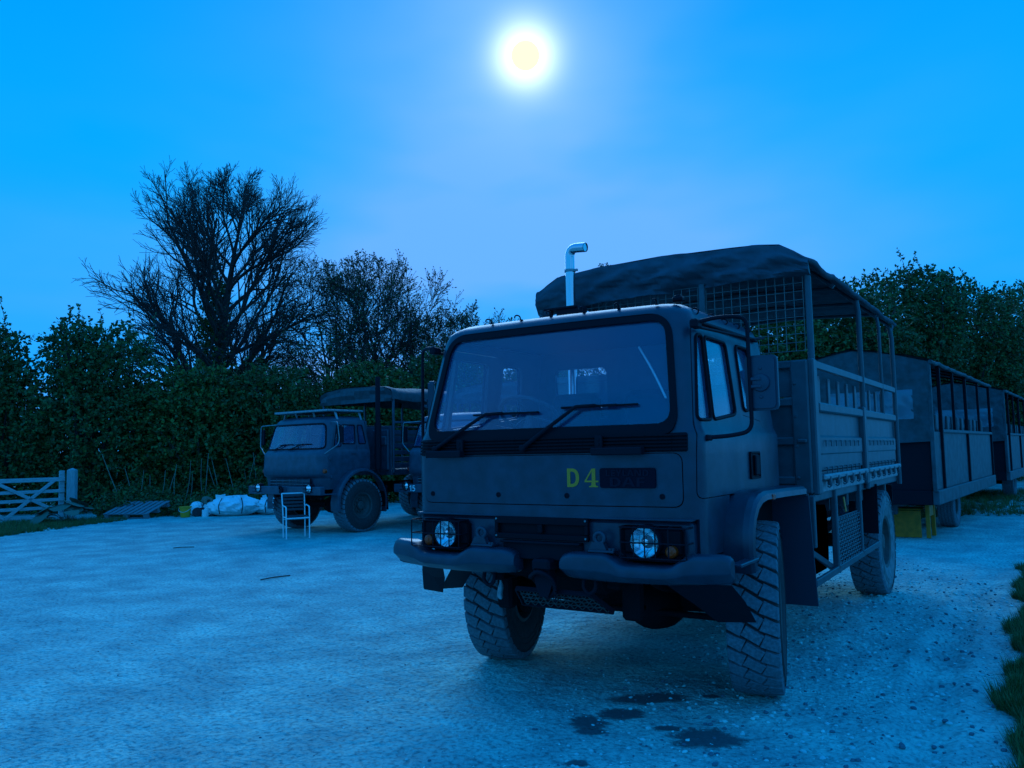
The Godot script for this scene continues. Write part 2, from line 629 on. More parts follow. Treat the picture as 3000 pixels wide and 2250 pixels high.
func build_ground() -> void:
	ground_noise.frequency = 0.35
	ground_noise.fractal_octaves = 3
	ground_noise.seed = 11
	ground_fine.frequency = 5.0
	ground_fine.fractal_octaves = 3
	ground_fine.seed = 12
	ground_ridge.frequency = 1.6
	ground_ridge.fractal_octaves = 3
	ground_ridge.seed = 13
	var grid := func(lo: float, hi: float, d: float, from: float, to: float) -> PackedFloat32Array:
		var a: Array = steps(lo, hi, d)
		var s := d
		var p := lo
		var left := []
		while p > from:
			s *= 1.11
			p -= s
			left.push_front(p)
		s = d
		p = hi
		var right := []
		while p < to:
			s *= 1.11
			p += s
			right.append(p)
		return PackedFloat32Array(left + a + right)
	var xs: PackedFloat32Array = grid.call(-4.5, 5.5, 0.034, -500.0, 500.0)
	var zs: PackedFloat32Array = grid.call(-11.5, -3.2, 0.034, -700.0, 60.0)
	var nx := xs.size()
	var nz := zs.size()
	var V := PackedVector3Array()
	var N := PackedVector3Array()
	var I := PackedInt32Array()
	V.resize(nx * nz)
	N.resize(nx * nz)
	for j in nz:
		for i in nx:
			V[j * nx + i] = Vector3(xs[i], gh(xs[i], zs[j]), zs[j])
	for j in nz:
		for i in nx:
			var a := V[j * nx + mini(i + 1, nx - 1)] - V[j * nx + maxi(i - 1, 0)]
			var b := V[mini(j + 1, nz - 1) * nx + i] - V[maxi(j - 1, 0) * nx + i]
			N[j * nx + i] = b.cross(a).normalized()
	I.resize((nx - 1) * (nz - 1) * 6)
	var k := 0
	for j in nz - 1:
		for i in nx - 1:
			var p := j * nx + i
			for q in [p, p + 1, p + nx + 1, p, p + nx + 1, p + nx]:
				I[k] = q
				k += 1
	var arr := []
	arr.resize(Mesh.ARRAY_MAX)
	arr[Mesh.ARRAY_VERTEX] = V
	arr[Mesh.ARRAY_NORMAL] = N
	arr[Mesh.ARRAY_INDEX] = I
	var me := ArrayMesh.new()
	me.add_surface_from_arrays(Mesh.PRIMITIVE_TRIANGLES, arr)
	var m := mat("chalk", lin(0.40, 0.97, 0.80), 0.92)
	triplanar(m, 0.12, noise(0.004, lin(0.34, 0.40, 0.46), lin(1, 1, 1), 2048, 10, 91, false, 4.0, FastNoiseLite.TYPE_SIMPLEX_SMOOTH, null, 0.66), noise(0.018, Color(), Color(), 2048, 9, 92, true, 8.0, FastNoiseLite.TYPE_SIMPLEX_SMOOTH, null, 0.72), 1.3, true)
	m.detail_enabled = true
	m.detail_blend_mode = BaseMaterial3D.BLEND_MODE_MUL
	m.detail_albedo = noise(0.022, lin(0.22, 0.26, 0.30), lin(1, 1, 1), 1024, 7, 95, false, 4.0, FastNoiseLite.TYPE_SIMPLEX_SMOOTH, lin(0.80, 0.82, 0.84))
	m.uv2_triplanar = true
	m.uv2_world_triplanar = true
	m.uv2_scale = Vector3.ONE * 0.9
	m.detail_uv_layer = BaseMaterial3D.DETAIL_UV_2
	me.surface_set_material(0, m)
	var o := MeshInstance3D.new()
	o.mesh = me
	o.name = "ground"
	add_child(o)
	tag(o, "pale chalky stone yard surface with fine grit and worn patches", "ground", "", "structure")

# ---------------------------------------------------------------- wheels
var wheel_cache := {}

func wheel_meshes(key: String, R: float, W: float, tread_kind: int, rubber: Material, wall: Material) -> Dictionary:
	if wheel_cache.has(key):
		return wheel_cache[key]
	var turn := Transform3D(Basis(Vector3(0, 0, 1), -PI / 2), Vector3.ZERO)
	var h := W * 0.5
	var rb := R - (0.030 if tread_kind == 0 else 0.012)
	var rr := R * 0.46
	var t := MB.new()
	t.xf = turn
	t.lathe([Vector2(rr, -h * 0.78), Vector2(rr * 1.1, -h * 0.93), Vector2(R * 0.68, -h * 1.04), Vector2(R * 0.82, -h * 1.03), Vector2(R * 0.93, -h * 0.97), Vector2(rb, -h * 0.86),
		Vector2(rb + 0.003, 0), Vector2(rb, h * 0.86), Vector2(R * 0.93, h * 0.97), Vector2(R * 0.82, h * 1.03), Vector2(R * 0.68, h * 1.04), Vector2(rr * 1.1, h * 0.93), Vector2(rr, h * 0.78)], 56, true)
	for k in [0.72, 0.79]:
		for sg in [-1.0, 1.0]:
			t.lathe([Vector2(R * k + 0.004, sg * h * 1.035), Vector2(R * k, sg * (h * 1.035 + 0.005)), Vector2(R * k - 0.004, sg * h * 1.035)] if sg > 0 else [Vector2(R * k - 0.004, sg * h * 1.035), Vector2(R * k, sg * (h * 1.035 + 0.005)), Vector2(R * k + 0.004, sg * h * 1.035)], 48)
	# tread
	var d := MB.new()
	var at := func(x: float, arc: float, rad: float) -> Vector3:
		return Vector3(x, rad * cos(arc / R), rad * sin(arc / R))
	if tread_kind == 0:
		var N := 34
		var p := TAU * R / N
		var cols := [[-h * 1.0, -h * 0.38], [-h * 0.31, h * 0.31], [h * 0.38, h * 1.0]]
		for ci in 3:
			var x0: float = cols[ci][0]
			var x1: float = cols[ci][1]
			for i in N:
				var k := 0.70 if ci == 1 else 0.42
				var t0 := (i + (0.5 if ci == 1 else 0.0)) * p
				var hb := p * 0.375 + rng.randf_range(-0.001, 0.001)
				var cm := (x0 + x1) * 0.5
				var q := []
				if ci == 1:
					var ax := Vector2(0.86, 0.51)
					var ay := Vector2(-0.51, 0.86)
					for e in [[-1, -1], [1, -1], [1, 1], [-1, 1]]:
						q.append(Vector2(cm, t0) + ax * e[0] * h * 0.40 + ay * e[1] * p * 0.335)
				else:
					var jut := h * 0.11
					q = [Vector2(x0, t0 + k * (x0 - cm) - hb), Vector2(x1, t0 + k * (x1 - cm) - hb), Vector2(x1, t0 + k * (x1 - cm) + hb), Vector2(x0, t0 + k * (x0 - cm) + hb)]
					var inner := [1, 2] if ci == 0 else [0, 3]
					q[inner[0]].x += jut
					q[inner[1]].x -= jut
				var c := Vector2(cm, t0)
				var top := []
				var mid := []
				var bot := []
				for e in q:
					var edge := absf(e.x) > h * 0.9
					var rt := R - (0.010 if edge else 0.0)
					var e2: Vector2 = c + (e - c) * 0.93
					top.append(at.call(e2.x, e2.y, rt))
					mid.append(at.call(e.x, e.y, rt - 0.005))
					bot.append(at.call(e.x * (1.04 if edge else 1.0), e.y, R * 0.90 if edge else rb - 0.004))
				d.quad(top[3], top[2], top[1], top[0])
				for s in 4:
					var s2 := (s + 1) % 4
					d.quad(mid[s2], mid[s], top[s], top[s2])
					d.quad(bot[s2], bot[s], mid[s], mid[s2])
	else:
		for i in 5:
			var x := lerpf(-h * 0.76, h * 0.76, i / 4.0)
			var m := []
			d.xf = turn
			d.lathe([Vector2(rb - 0.002, x - h * 0.15), Vector2(R, x - h * 0.13), Vector2(R, x + h * 0.13), Vector2(rb - 0.002, x + h * 0.15)], 48)
		d.xf = Transform3D()
		for i in 60:
			for sg in [-1.0, 1.0]:
				var a := TAU * i / 60.0 * R
				d.quad(at.call(sg * h * 0.86, a, R - 0.001), at.call(sg * h * 0.86, a + R * 0.05, R - 0.001), at.call(sg * h * 1.01, a + R * 0.05, R * 0.955), at.call(sg * h * 1.01, a, R * 0.955))
	# rim
	var r := MB.new()
	r.xf = turn
	r.lathe([Vector2(rr * 1.08, -h * 0.9), Vector2(rr * 0.98, -h * 0.95), Vector2(rr * 0.92, -h * 0.5), Vector2(rr * 0.90, h * 0.2), Vector2(rr * 0.96, h * 0.86), Vector2(rr * 1.07, h * 0.93), Vector2(rr * 1.09, h * 0.86)].map(func(q): return Vector2(q.x, q.y)), 40, false)
	# dish, seen from outside (toward +x)
	r.lathe([Vector2(rr * 0.93, h * 0.55), Vector2(rr * 0.80, h * 0.30), Vector2(rr * 0.62, h * 0.22), Vector2(rr * 0.55, h * 0.30), Vector2(rr * 0.02, h * 0.30)], 40, false)
	var hub := MB.new()
	hub.xf = turn
	hub.lathe([Vector2(rr * 0.36, h * 0.26), Vector2(rr * 0.34, h * 0.62), Vector2(rr * 0.28, h * 0.74), Vector2(rr * 0.02, h * 0.76)], 24, false)
	for i in 10:
		var a := TAU * i / 10.0
		hub.xf = turn * Transform3D(Basis(), Vector3(cos(a) * rr * 0.48, h * 0.29, sin(a) * rr * 0.48))
		hub.lathe([Vector2(0.017, 0), Vector2(0.017, 0.03), Vector2(0.009, 0.034), Vector2(0.001, 0.034)], 6)
	# brake drum inside
	var drum := MB.new()
	drum.xf = turn
	drum.lathe([Vector2(0.02, -h * 0.95), Vector2(rr * 0.80, -h * 0.95), Vector2(rr * 0.82, h * 0.1), Vector2(0.02, h * 0.12)], 28, false)
	var out := {"tyre": t.mesh(wall), "tread": d.mesh(rubber), "rim": r.mesh(M.rim), "hub": hub.mesh(M.rim), "drum": drum.mesh(M.chassis)}
	wheel_cache[key] = out
	return out

func add_wheel(parent: Node3D, meshes: Dictionary, at: Vector3, left: bool, steer := 0.0, spin := 0.0) -> Node3D:
	var w := Node3D.new()
	w.name = "wheel"
	parent.add_child(w, true)
	w.transform = Transform3D(Basis(Vector3.UP, deg_to_rad(steer) + (PI if left else 0.0)) * Basis(Vector3.RIGHT, spin), at)
	put_mesh(meshes.tyre, "tyre", w)
	put_mesh(meshes.tread, "tread", w)
	put_mesh(meshes.rim, "rim", w)
	put_mesh(meshes.hub, "hub", w)
	put_mesh(meshes.drum, "brake_drum", w)
	return w

# ---------------------------------------------------------------- cab surface: s runs round the cab, y up
func cab_map(p: Dictionary) -> Callable:
	return func(s: float, y: float) -> Vector3:
		var w := lerp_table(p.w, y)
		var f := lerp_table(p.f, y)
		var b := lerp_table(p.b, y)
		var r: float = p.r
		var t := absf(s)
		var x: float
		var z: float
		if t <= p.a:
			x = t / p.a * (w - r)
			z = f - p.bow * pow(x / (w - r), 2.0)
		elif t <= p.a + p.c:
			var th: float = (t - p.a) / p.c * PI / 2
			x = w - r + r * sin(th)
			z = f - p.bow - r + r * cos(th)
		else:
			x = w
			z = lerpf(f - p.bow - r, b, (t - p.a - p.c) / p.L)
		return Vector3(x if s >= 0 else -x, y, z)

func mapped_path(fm: Callable, pts: Array, off: float) -> Array:
	var out := []
	for q in pts:
		var e := 0.004
		var ds: Vector3 = fm.call(q.x + e, q.y) - fm.call(q.x - e, q.y)
		var dy: Vector3 = fm.call(q.x, q.y + e) - fm.call(q.x, q.y - e)
		out.append(fm.call(q.x, q.y) + ds.cross(dy).normalized() * off)
	return out

func roof_mesh(mb: MB, fm: Callable, S: float, ys: Array, crown: float) -> void:
	var ss := steps(0.0, S, 0.06)
	for sg in [-1.0, 1.0]:
		for j in ys.size() - 1:
			for i in ss.size() - 1:
				var a: Vector3 = fm.call(sg * ss[i], ys[j]); var b: Vector3 = fm.call(sg * ss[i + 1], ys[j])
				var c: Vector3 = fm.call(sg * ss[i + 1], ys[j + 1]); var d: Vector3 = fm.call(sg * ss[i], ys[j + 1])
				var N := []
				for q in [Vector2(sg * ss[i], ys[j]), Vector2(sg * ss[i + 1], ys[j]), Vector2(sg * ss[i + 1], ys[j + 1]), Vector2(sg * ss[i], ys[j + 1])]:
					var e := 0.006
					var y0: float = clampf(q.y, ys[0] + e, ys[-1] - e)
					var ds: Vector3 = fm.call(q.x + e, y0) - fm.call(q.x - e, y0)
					var dy: Vector3 = fm.call(q.x, y0 + e) - fm.call(q.x, y0 - e)
					N.append(ds.cross(dy).normalized())
				mb.quadn(a, b, c, d, N[0], N[1], N[2], N[3])
	var top: float = ys[-1]
	var k := 10
	var lift := func(p: Vector3, w: float, z0: float, z1: float) -> Vector3:
		var u := 1.0 - pow(absf(p.x) / w, 2.0)
		var v2 := 1.0 - pow(absf((p.z - z0) / (z1 - z0) * 2.0 - 1.0), 4.0)
		return p + Vector3.UP * crown * u * v2
	var zf: float = fm.call(0.0, top).z
	var zb: float = fm.call(S, top).z
	var wt: float = fm.call(S, top).x
	for i in ss.size() - 1:
		for q in k:
			var P := func(s: float, u: float) -> Vector3:
				var l: Vector3 = fm.call(-s, top)
				var r2: Vector3 = fm.call(s, top)
				return lift.call(l.lerp(r2, u), wt, zf, zb)
			var a: Vector3 = P.call(ss[i], float(q) / k); var b: Vector3 = P.call(ss[i], float(q + 1) / k)
			var c: Vector3 = P.call(ss[i + 1], float(q + 1) / k); var d: Vector3 = P.call(ss[i + 1], float(q) / k)
			var n := Vector3.UP
			mb.quadn(a, b, c, d, n, n, n, n)

# ---------------------------------------------------------------- the truck in front
func build_main_truck() -> void:
	var T := base("army_truck", Vector3(0.78, 0, -6.22), -32.856)
	tag(T, "large dark green military truck marked D4, parked nearest with a canvas canopy", "truck")
	var P := {"w": [[1.0, 1.035], [1.70, 1.04], [1.76, 1.015], [2.30, 0.955], [2.40, 0.94], [2.46, 0.915], [2.495, 0.88], [2.52, 0.83], [2.53, 0.77]],
		"f": [[1.0, 1.14], [1.60, 1.15], [1.72, 1.14], [2.30, 1.0], [2.46, 0.96], [2.495, 0.925], [2.52, 0.875], [2.53, 0.815]],
		"b": [[1.0, -0.53], [1.76, -0.52], [2.40, -0.47], [2.495, -0.44], [2.53, -0.38]], "r": 0.13, "a": 0.9, "c": 0.2, "L": 1.5, "bow": 0.03}
	var fm := cab_map(P)
	var sz := func(z: float) -> float: return 1.1 + (0.99 - z) / 1.51 * 1.5
	var S := 2.6
	var sb := steps(-S, -1.1, 0.1) + steps(-1.1, -0.9, 0.025).slice(1) + steps(-0.9, 0.9, 0.1).slice(1) + steps(0.9, 1.1, 0.025).slice(1) + steps(1.1, S, 0.1).slice(1)
	var yb := steps(0.98, 1.70, 0.12) + [1.73, 1.76] + steps(1.76, 2.40, 0.08).slice(1) + [2.44]

	var screen := rround([Vector2(-0.935, 1.725), Vector2(0.935, 1.725), Vector2(0.93, 2.44), Vector2(-0.93, 2.44)], 0.13, 7)
	var screen_in := rround([Vector2(-0.895, 1.765), Vector2(0.895, 1.765), Vector2(0.885, 2.40), Vector2(-0.885, 2.40)], 0.10, 7)
	screen = rround([Vector2(-0.935, 1.70), Vector2(0.935, 1.70), Vector2(0.925, 2.445), Vector2(-0.925, 2.445)], 0.14, 7)
	var hatch := rround([Vector2(-0.935, 1.282), Vector2(0.935, 1.282), Vector2(0.935, 1.598), Vector2(-0.935, 1.598)], 0.06, 6)
	# shell with openings
	var doors := []
	var vents := []
	var panes := []
	var quarters := []
	for sg in [-1.0, 1.0]:
		var d := [Vector2(1.005, 1.33), Vector2(sz.call(-0.24), 1.33), Vector2(sz.call(-0.24), 1.80), Vector2(sz.call(0.22), 1.84), Vector2(sz.call(0.26), 2.37), Vector2(1.035, 2.37)]
		var ve := [Vector2(1.045, 1.785), Vector2(sz.call(0.83), 1.79), Vector2(sz.call(0.90), 2.31), Vector2(1.075, 2.31)]
		var pa := [Vector2(sz.call(0.795), 1.79), Vector2(sz.call(0.345), 1.835), Vector2(sz.call(0.41), 2.305), Vector2(sz.call(0.865), 2.31)]
		var qu := [Vector2(sz.call(0.16), 1.86), Vector2(sz.call(-0.20), 1.90), Vector2(sz.call(-0.14), 2.31), Vector2(sz.call(0.17), 2.31)]
		for a in [[d, 0.05, doors], [ve, 0.04, vents], [pa, 0.05, panes], [qu, 0.06, quarters]]:
			var pts: Array = a[0].map(func(q): return Vector2(q.x * sg, q.y))
			if sg < 0:
				pts.reverse()
			a[2].append(rround(pts, a[1], 5))
	var out := PackedVector2Array([Vector2(-S, 1.33), Vector2(-sz.call(0.60), 1.33), Vector2(-sz.call(0.66), 1.0), Vector2(-1.02, 1.0), Vector2(-1.02, 1.215), Vector2(1.02, 1.215), Vector2(1.02, 1.0), Vector2(sz.call(0.66), 1.0), Vector2(sz.call(0.60), 1.33), Vector2(S, 1.33), Vector2(S, 2.44), Vector2(-S, 2.44)])
	var mb := MB.new()
	mb.sheet(out, [screen, hatch] + doors + quarters, fm, sb, yb, 0.0, -0.03)
	put(mb, "cab_shell", M.paint, T)
	mb = MB.new()
	roof_mesh(mb, fm, S, [2.44, 2.46, 2.478, 2.495, 2.508, 2.52, 2.53], 0.012)
	put(mb, "roof", M.paint, T)
	# hatch panel under the windscreen
	mb = MB.new()
	var hin := rround([Vector2(-0.93, 1.288), Vector2(0.93, 1.288), Vector2(0.93, 1.594), Vector2(-0.93, 1.594)], 0.056, 6)
	mb.sheet(hin, [], fm, sb, yb, 0.004, -0.02)
	var hatch_o := put(mb, "front_hatch", M.paint, T)
	for x in [-0.87, -0.31, 0.20, 0.82]:
		mb = MB.new()
		var pc: Vector3 = fm.call(x / 0.91 * 0.9, 1.345)
		mb.xf = Transform3D(Basis(Vector3.RIGHT, PI / 2), pc + Vector3(0, 0, 0.003))
		mb.lathe([Vector2(0.017, -0.004), Vector2(0.017, 0.005), Vector2(0.011, 0.006), Vector2(0.010, 0.002), Vector2(0.001, 0.002)], 14)
		mb.box(Vector3(0, 0.004, 0), Vector3(0.018, 0.005, 0.005))
		put(mb, "fastener", M.black_steel, hatch_o)
	# dark backing in the seams
	mb = MB.new()
	mb.sheet(rround([Vector2(-0.98, 1.25), Vector2(0.98, 1.25), Vector2(0.98, 1.66), Vector2(-0.98, 1.66)], 0.03, 3), [], fm, sb, yb, -0.032, -0.04)
	put(mb, "bulkhead", M.chassis, T)
	# slatted vent below the windscreen
	mb = MB.new()
	mb.sheet(rround([Vector2(-0.965, 1.603), Vector2(0.965, 1.603), Vector2(0.965, 1.712), Vector2(-0.965, 1.712)], 0.01, 2), [], fm, sb, [1.6, 1.66, 1.72], 0.006, -0.005)
	var vent := put(mb, "vent_panel", M.black_trim, T)
	for i in 5:
		mb = MB.new()
		var pts := []
		for s in steps(-0.96, 0.96, 0.08):
			pts.append(Vector2(s, 1.616 + i * 0.0205))
		var path := mapped_path(fm, pts, 0.013)
		for k in path.size() - 1:
			mb.bar(path[k], path[k + 1], 0.016, 0.011, Vector3.UP, 0.002)
		put(mb, "slat", M.black_trim, vent)
	# windscreen
	mb = MB.new()
	mb.sheet(screen, [screen_in], fm, sb, yb, 0.016, -0.015)
	put(mb, "windscreen_seal", M.black_trim, T)
	mb = MB.new()
	mb.sheet(screen_in, [], fm, sb, yb, -0.002, -0.008)
	put(mb, "windscreen", M.glass, T)
	# letters and badge
	var d4 := Basis()
	var fz := func(x: float) -> float: return fm.call(x / 0.91 * 0.9, 1.45).z + 0.006
	text("D", 0.158, 0.002, M.letter_yellow, false, T, "painted_letter", Transform3D(Basis(Vector3.UP, 0.03).scaled(Vector3(0.95, 1, 1)), Vector3(0.245, 1.452, fz.call(0.245))))
	text("4", 0.158, 0.002, M.letter_yellow, true, T, "painted_number", Transform3D(Basis(Vector3.UP, 0.03).scaled(Vector3(1.1, 1, 1)), Vector3(0.372, 1.452, fz.call(0.37))))
	mb = MB.new()
	mb.extrude(rrect(0.43, 1.393, 0.785, 1.512, 0.018, 4), 0.0, 0.012)
	var badge := put(mb, "badge", M.black_badge, T)
	badge.transform = Transform3D(Basis(Vector3.UP, 0.03), Vector3(0.0, 0, fz.call(0.6) + 0.013))
	text("LEYLAND", 0.052, 0.004, M.black_badge_letter, false, badge, "badge_letters", Transform3D(Basis().scaled(Vector3(1.25, 1, 1)), Vector3(0.607, 1.482, 0.013)))
	text("DAF", 0.075, 0.004, M.black_badge_letter, false, badge, "badge_letters", Transform3D(Basis().scaled(Vector3(1.7, 1, 1)), Vector3(0.607, 1.428, 0.013)))
	# wiper brackets and wipers
	for b in [[-0.86, -0.57, -0.595], [0.40, 0.73, 0.44]]:
		mb = MB.new()
		mb.box(Vector3((b[0] + b[1]) / 2, 1.612, 1.185), Vector3(b[1] - b[0], 0.045, 0.06), 0.006)
		mb.box(Vector3(b[2], 1.665, 1.172), Vector3(0.05, 0.085, 0.02), 0.004)
		for y in [1.655, 1.682]:
			mb.xf = Transform3D(Basis(Vector3.RIGHT, PI / 2), Vector3(b[2], y, 1.183))
			mb.lathe([Vector2(0.009, -0.002), Vector2(0.009, 0.003), Vector2(0.001, 0.003)], 10)
		mb.xf = Transform3D()
		put(mb, "step_bracket", M.black_steel, T)
	for wv in [[Vector2(-0.80, 1.645), Vector2(-0.42, 1.862), Vector2(-0.63, 1.862), Vector2(0.03, 1.868)], [Vector2(-0.09, 1.64), Vector2(0.28, 1.882), Vector2(0.10, 1.885), Vector2(0.78, 1.885)]]:
		mb = MB.new()
		var tp := []
		for q in [wv[0], (wv[0] as Vector2).lerp(wv[1], 0.5), wv[1], (wv[1] as Vector2) + Vector2(0.14, 0.005)]:
			tp.append(Vector2(q.x, q.y))
		var ap := mapped_path(fm, tp, 0.04)
		mb.tube(ap, [0.016, 0.013, 0.011, 0.007], 8)
		mb.xf = Transform3D(Basis(Vector3.RIGHT, PI / 2), ap[0])
		mb.lathe([Vector2(0.022, -0.03), Vector2(0.022, 0.012), Vector2(0.014, 0.02), Vector2(0.001, 0.02)], 12)
		mb.xf = Transform3D()
		var wp := put(mb, "wiper", M.black_steel, T)
		mb = MB.new()
		var bp := []
		var mid: Vector2 = wv[1] + Vector2(0.14, 0.0)
		for i in 9:
			bp.append(Vector2(lerpf(mid.x - 0.26, mid.x + 0.27, i / 8.0), mid.y + 0.004))
		bp = mapped_path(fm, bp, 0.014)
		for k in bp.size() - 1:
			mb.bar(bp[k], bp[k + 1], 0.022, 0.012, Vector3.UP, 0.002)
		mb.bar(bp[2] + Vector3(0, 0, 0.014), bp[6] + Vector3(0, 0, 0.014), 0.012, 0.016)
		put(mb, "blade", M.black_trim, wp)
	# doors
	for k in 2:
		var sg := -1.0 if k == 0 else 1.0
		var shrunk := Geometry2D.offset_polygon(doors[k], -0.005)
		mb = MB.new()
		mb.sheet(shrunk[0], [vents[k], panes[k]], fm, sb, yb, 0.003, -0.035)
		var door := put(mb, "door", M.paint, T)
		for w in [vents[k], panes[k]]:
			mb = MB.new()
			mb.sheet(w, [], fm, sb, yb, -0.006, -0.011)
			put(mb, "window", M.glass, door)
			mb = MB.new()
			var loop := []
			for q in w:
				loop.append(q)
			mb.tube(mapped_path(fm, loop, 0.004), 0.011, 6, true)
			put(mb, "window_seal", M.black_trim, door)
		# recessed handle
		mb = MB.new()
		var hz := 0.075
		var hx: float = fm.call(sg * sz.call(hz), 1.5).x + sg * 0.005
		mb.xf = Transform3D(Basis(Vector3.UP, PI / 2), Vector3(hx, 1.5, hz))
		mb.extrude(rrect(-0.105, -0.09, 0.105, 0.09, 0.02, 4), -0.004, 0.004)
		mb.xf = Transform3D()
		for e in [[Vector3(0, 0.084, 0), Vector3(0.016, 0.014, 0.2)], [Vector3(0, -0.084, 0), Vector3(0.016, 0.014, 0.2)], [Vector3(0, 0, 0.098), Vector3(0.016, 0.17, 0.014)], [Vector3(0, 0, -0.098), Vector3(0.016, 0.17, 0.014)]]:
			mb.box(Vector3(hx + sg * 0.004, 1.5, hz) + e[0], e[1])
		var plate := put(mb, "handle_plate", M.black_trim, door)
		mb = MB.new()
		mb.box(Vector3(hx + sg * 0.014, 1.5, hz - 0.01), Vector3(0.018, 0.135, 0.085), 0.006)
		put(mb, "handle", M.black_steel, plate)
		# quarter pane behind the door
		mb = MB.new()
		mb.sheet(quarters[k], [], fm, sb, yb, -0.008, -0.013)
		put(mb, "quarter_window", M.glass, T)
		mb = MB.new()
		var ql := []
		for q in quarters[k]:
			ql.append(q)
		mb.tube(mapped_path(fm, ql, 0.002), 0.012, 6, true)
		put(mb, "quarter_seal", M.black_trim, T)
		# gutter above the door
		mb = MB.new()
		var gp := []
		for s in steps(1.06, sz.call(-0.42), 0.1):
			gp.append(Vector2(sg * s, 2.39))
		mb.tube(mapped_path(fm, gp, 0.014), 0.012, 6)
		put(mb, "gutter", M.black_trim, T)
	# rear wall of the cab
	mb = MB.new()
	var rear := func(s: float, y: float) -> Vector3: return Vector3(-s, y, lerp_table(P.b, y))
	mb.sheet(PackedVector2Array([Vector2(-1.0, 1.33), Vector2(1.0, 1.33), Vector2(0.945, 2.38), Vector2(0.90, 2.47), Vector2(0.80, 2.545), Vector2(-0.80, 2.545), Vector2(-0.90, 2.47), Vector2(-0.945, 2.38)]), [rrect(0.30, 1.88, 0.78, 2.30, 0.05), rrect(-0.78, 1.88, -0.30, 2.30, 0.05)], rear, steps(-1.0, 1.0, 0.2), steps(1.3, 2.6, 0.13), 0.0, -0.03)
	put(mb, "rear_wall", M.paint, T)
	for sg in [-1.0, 1.0]:
		mb = MB.new()
		mb.sheet(rrect(sg * 0.54 - 0.24, 1.88, sg * 0.54 + 0.24, 2.30, 0.05), [], rear, steps(-1.0, 1.0, 0.5), steps(1.3, 2.5, 0.3), -0.012, -0.017)
		put(mb, "rear_window", M.glass, T)
	truck_inside(T)
	truck_front(T, fm)
	truck_arches(T)
	truck_mirrors(T)
	truck_roof_bits(T, fm)
	truck_under(T)
	truck_bed(T)

func truck_inside(T: Node3D) -> void:
	var mb := MB.new()
	mb.box(Vector3(0, 1.36, 0.25), Vector3(1.9, 0.04, 1.5))
	put(mb, "cab_floor", M.interior, T)
	mb = MB.new()
	mb.box(Vector3(0, 1.60, 0.93), Vector3(1.86, 0.20, 0.26), 0.05)
	mb.box(Vector3(-0.38, 1.72, 0.80), Vector3(0.5, 0.12, 0.16), 0.04)
	mb.box(Vector3(0, 1.53, 0.8), Vector3(1.8, 0.3, 0.1), 0.03)
	var dash := put(mb, "dashboard", M.interior, T)
	mb = MB.new()
	mb.box(Vector3(0.27, 1.722, 0.95), Vector3(0.17, 0.05, 0.08), 0.02, Basis(Vector3.RIGHT, 0.5))
	put(mb, "rag", M.paper, dash)
	mb = MB.new()
	mb.box(Vector3(0.52, 1.742, 0.975), Vector3(0.055, 0.05, 0.004), 0.001, Basis(Vector3.RIGHT, -0.25))
	put(mb, "paper_slip", M.paper, dash)
	mb = MB.new()
	mb.box(Vector3(0, 2.445, 0.2), Vector3(1.7, 0.02, 1.2), 0.006)
	put(mb, "headliner", M.interior, T)
	for x in [-0.5, 0.16, 0.6]:
		mb = MB.new()
		mb.box(Vector3(x, 1.52, -0.02), Vector3(0.46, 0.16, 0.46), 0.05)
		mb.box(Vector3(x, 1.82, -0.27), Vector3(0.44, 0.52, 0.13), 0.05, Basis(Vector3.RIGHT, -0.12))
		put(mb, "seat", M.cloth_seat, T)
	mb = MB.new()
	var ring := []
	var wt := Transform3D(Basis(Vector3.RIGHT, -0.62), Vector3(-0.38, 1.87, 0.62))
	for i in 32:
		var a := TAU * i / 32
		ring.append(wt * Vector3(cos(a) * 0.225, 0.0, sin(a) * 0.225))
	mb.tube(ring, 0.014, 8, true)
	for i in 3:
		var a := TAU * (i / 3.0 + 0.25)
		mb.tube([wt * Vector3.ZERO, wt * Vector3(cos(a) * 0.22, 0, sin(a) * 0.22)], 0.011, 6)
	mb.tube([wt.origin, Vector3(-0.40, 1.4, 0.80)], 0.03, 10)
	put(mb, "steering_wheel", M.interior, T)
	# grab strap that catches light behind the glass
	mb = MB.new()
	mb.tube(spline([Vector3(0.52, 2.28, 0.72), Vector3(0.64, 2.12, 0.80), Vector3(0.76, 1.93, 0.88)], 5), 0.007, 6)
	put(mb, "grab_strap", M.white_metal, T)

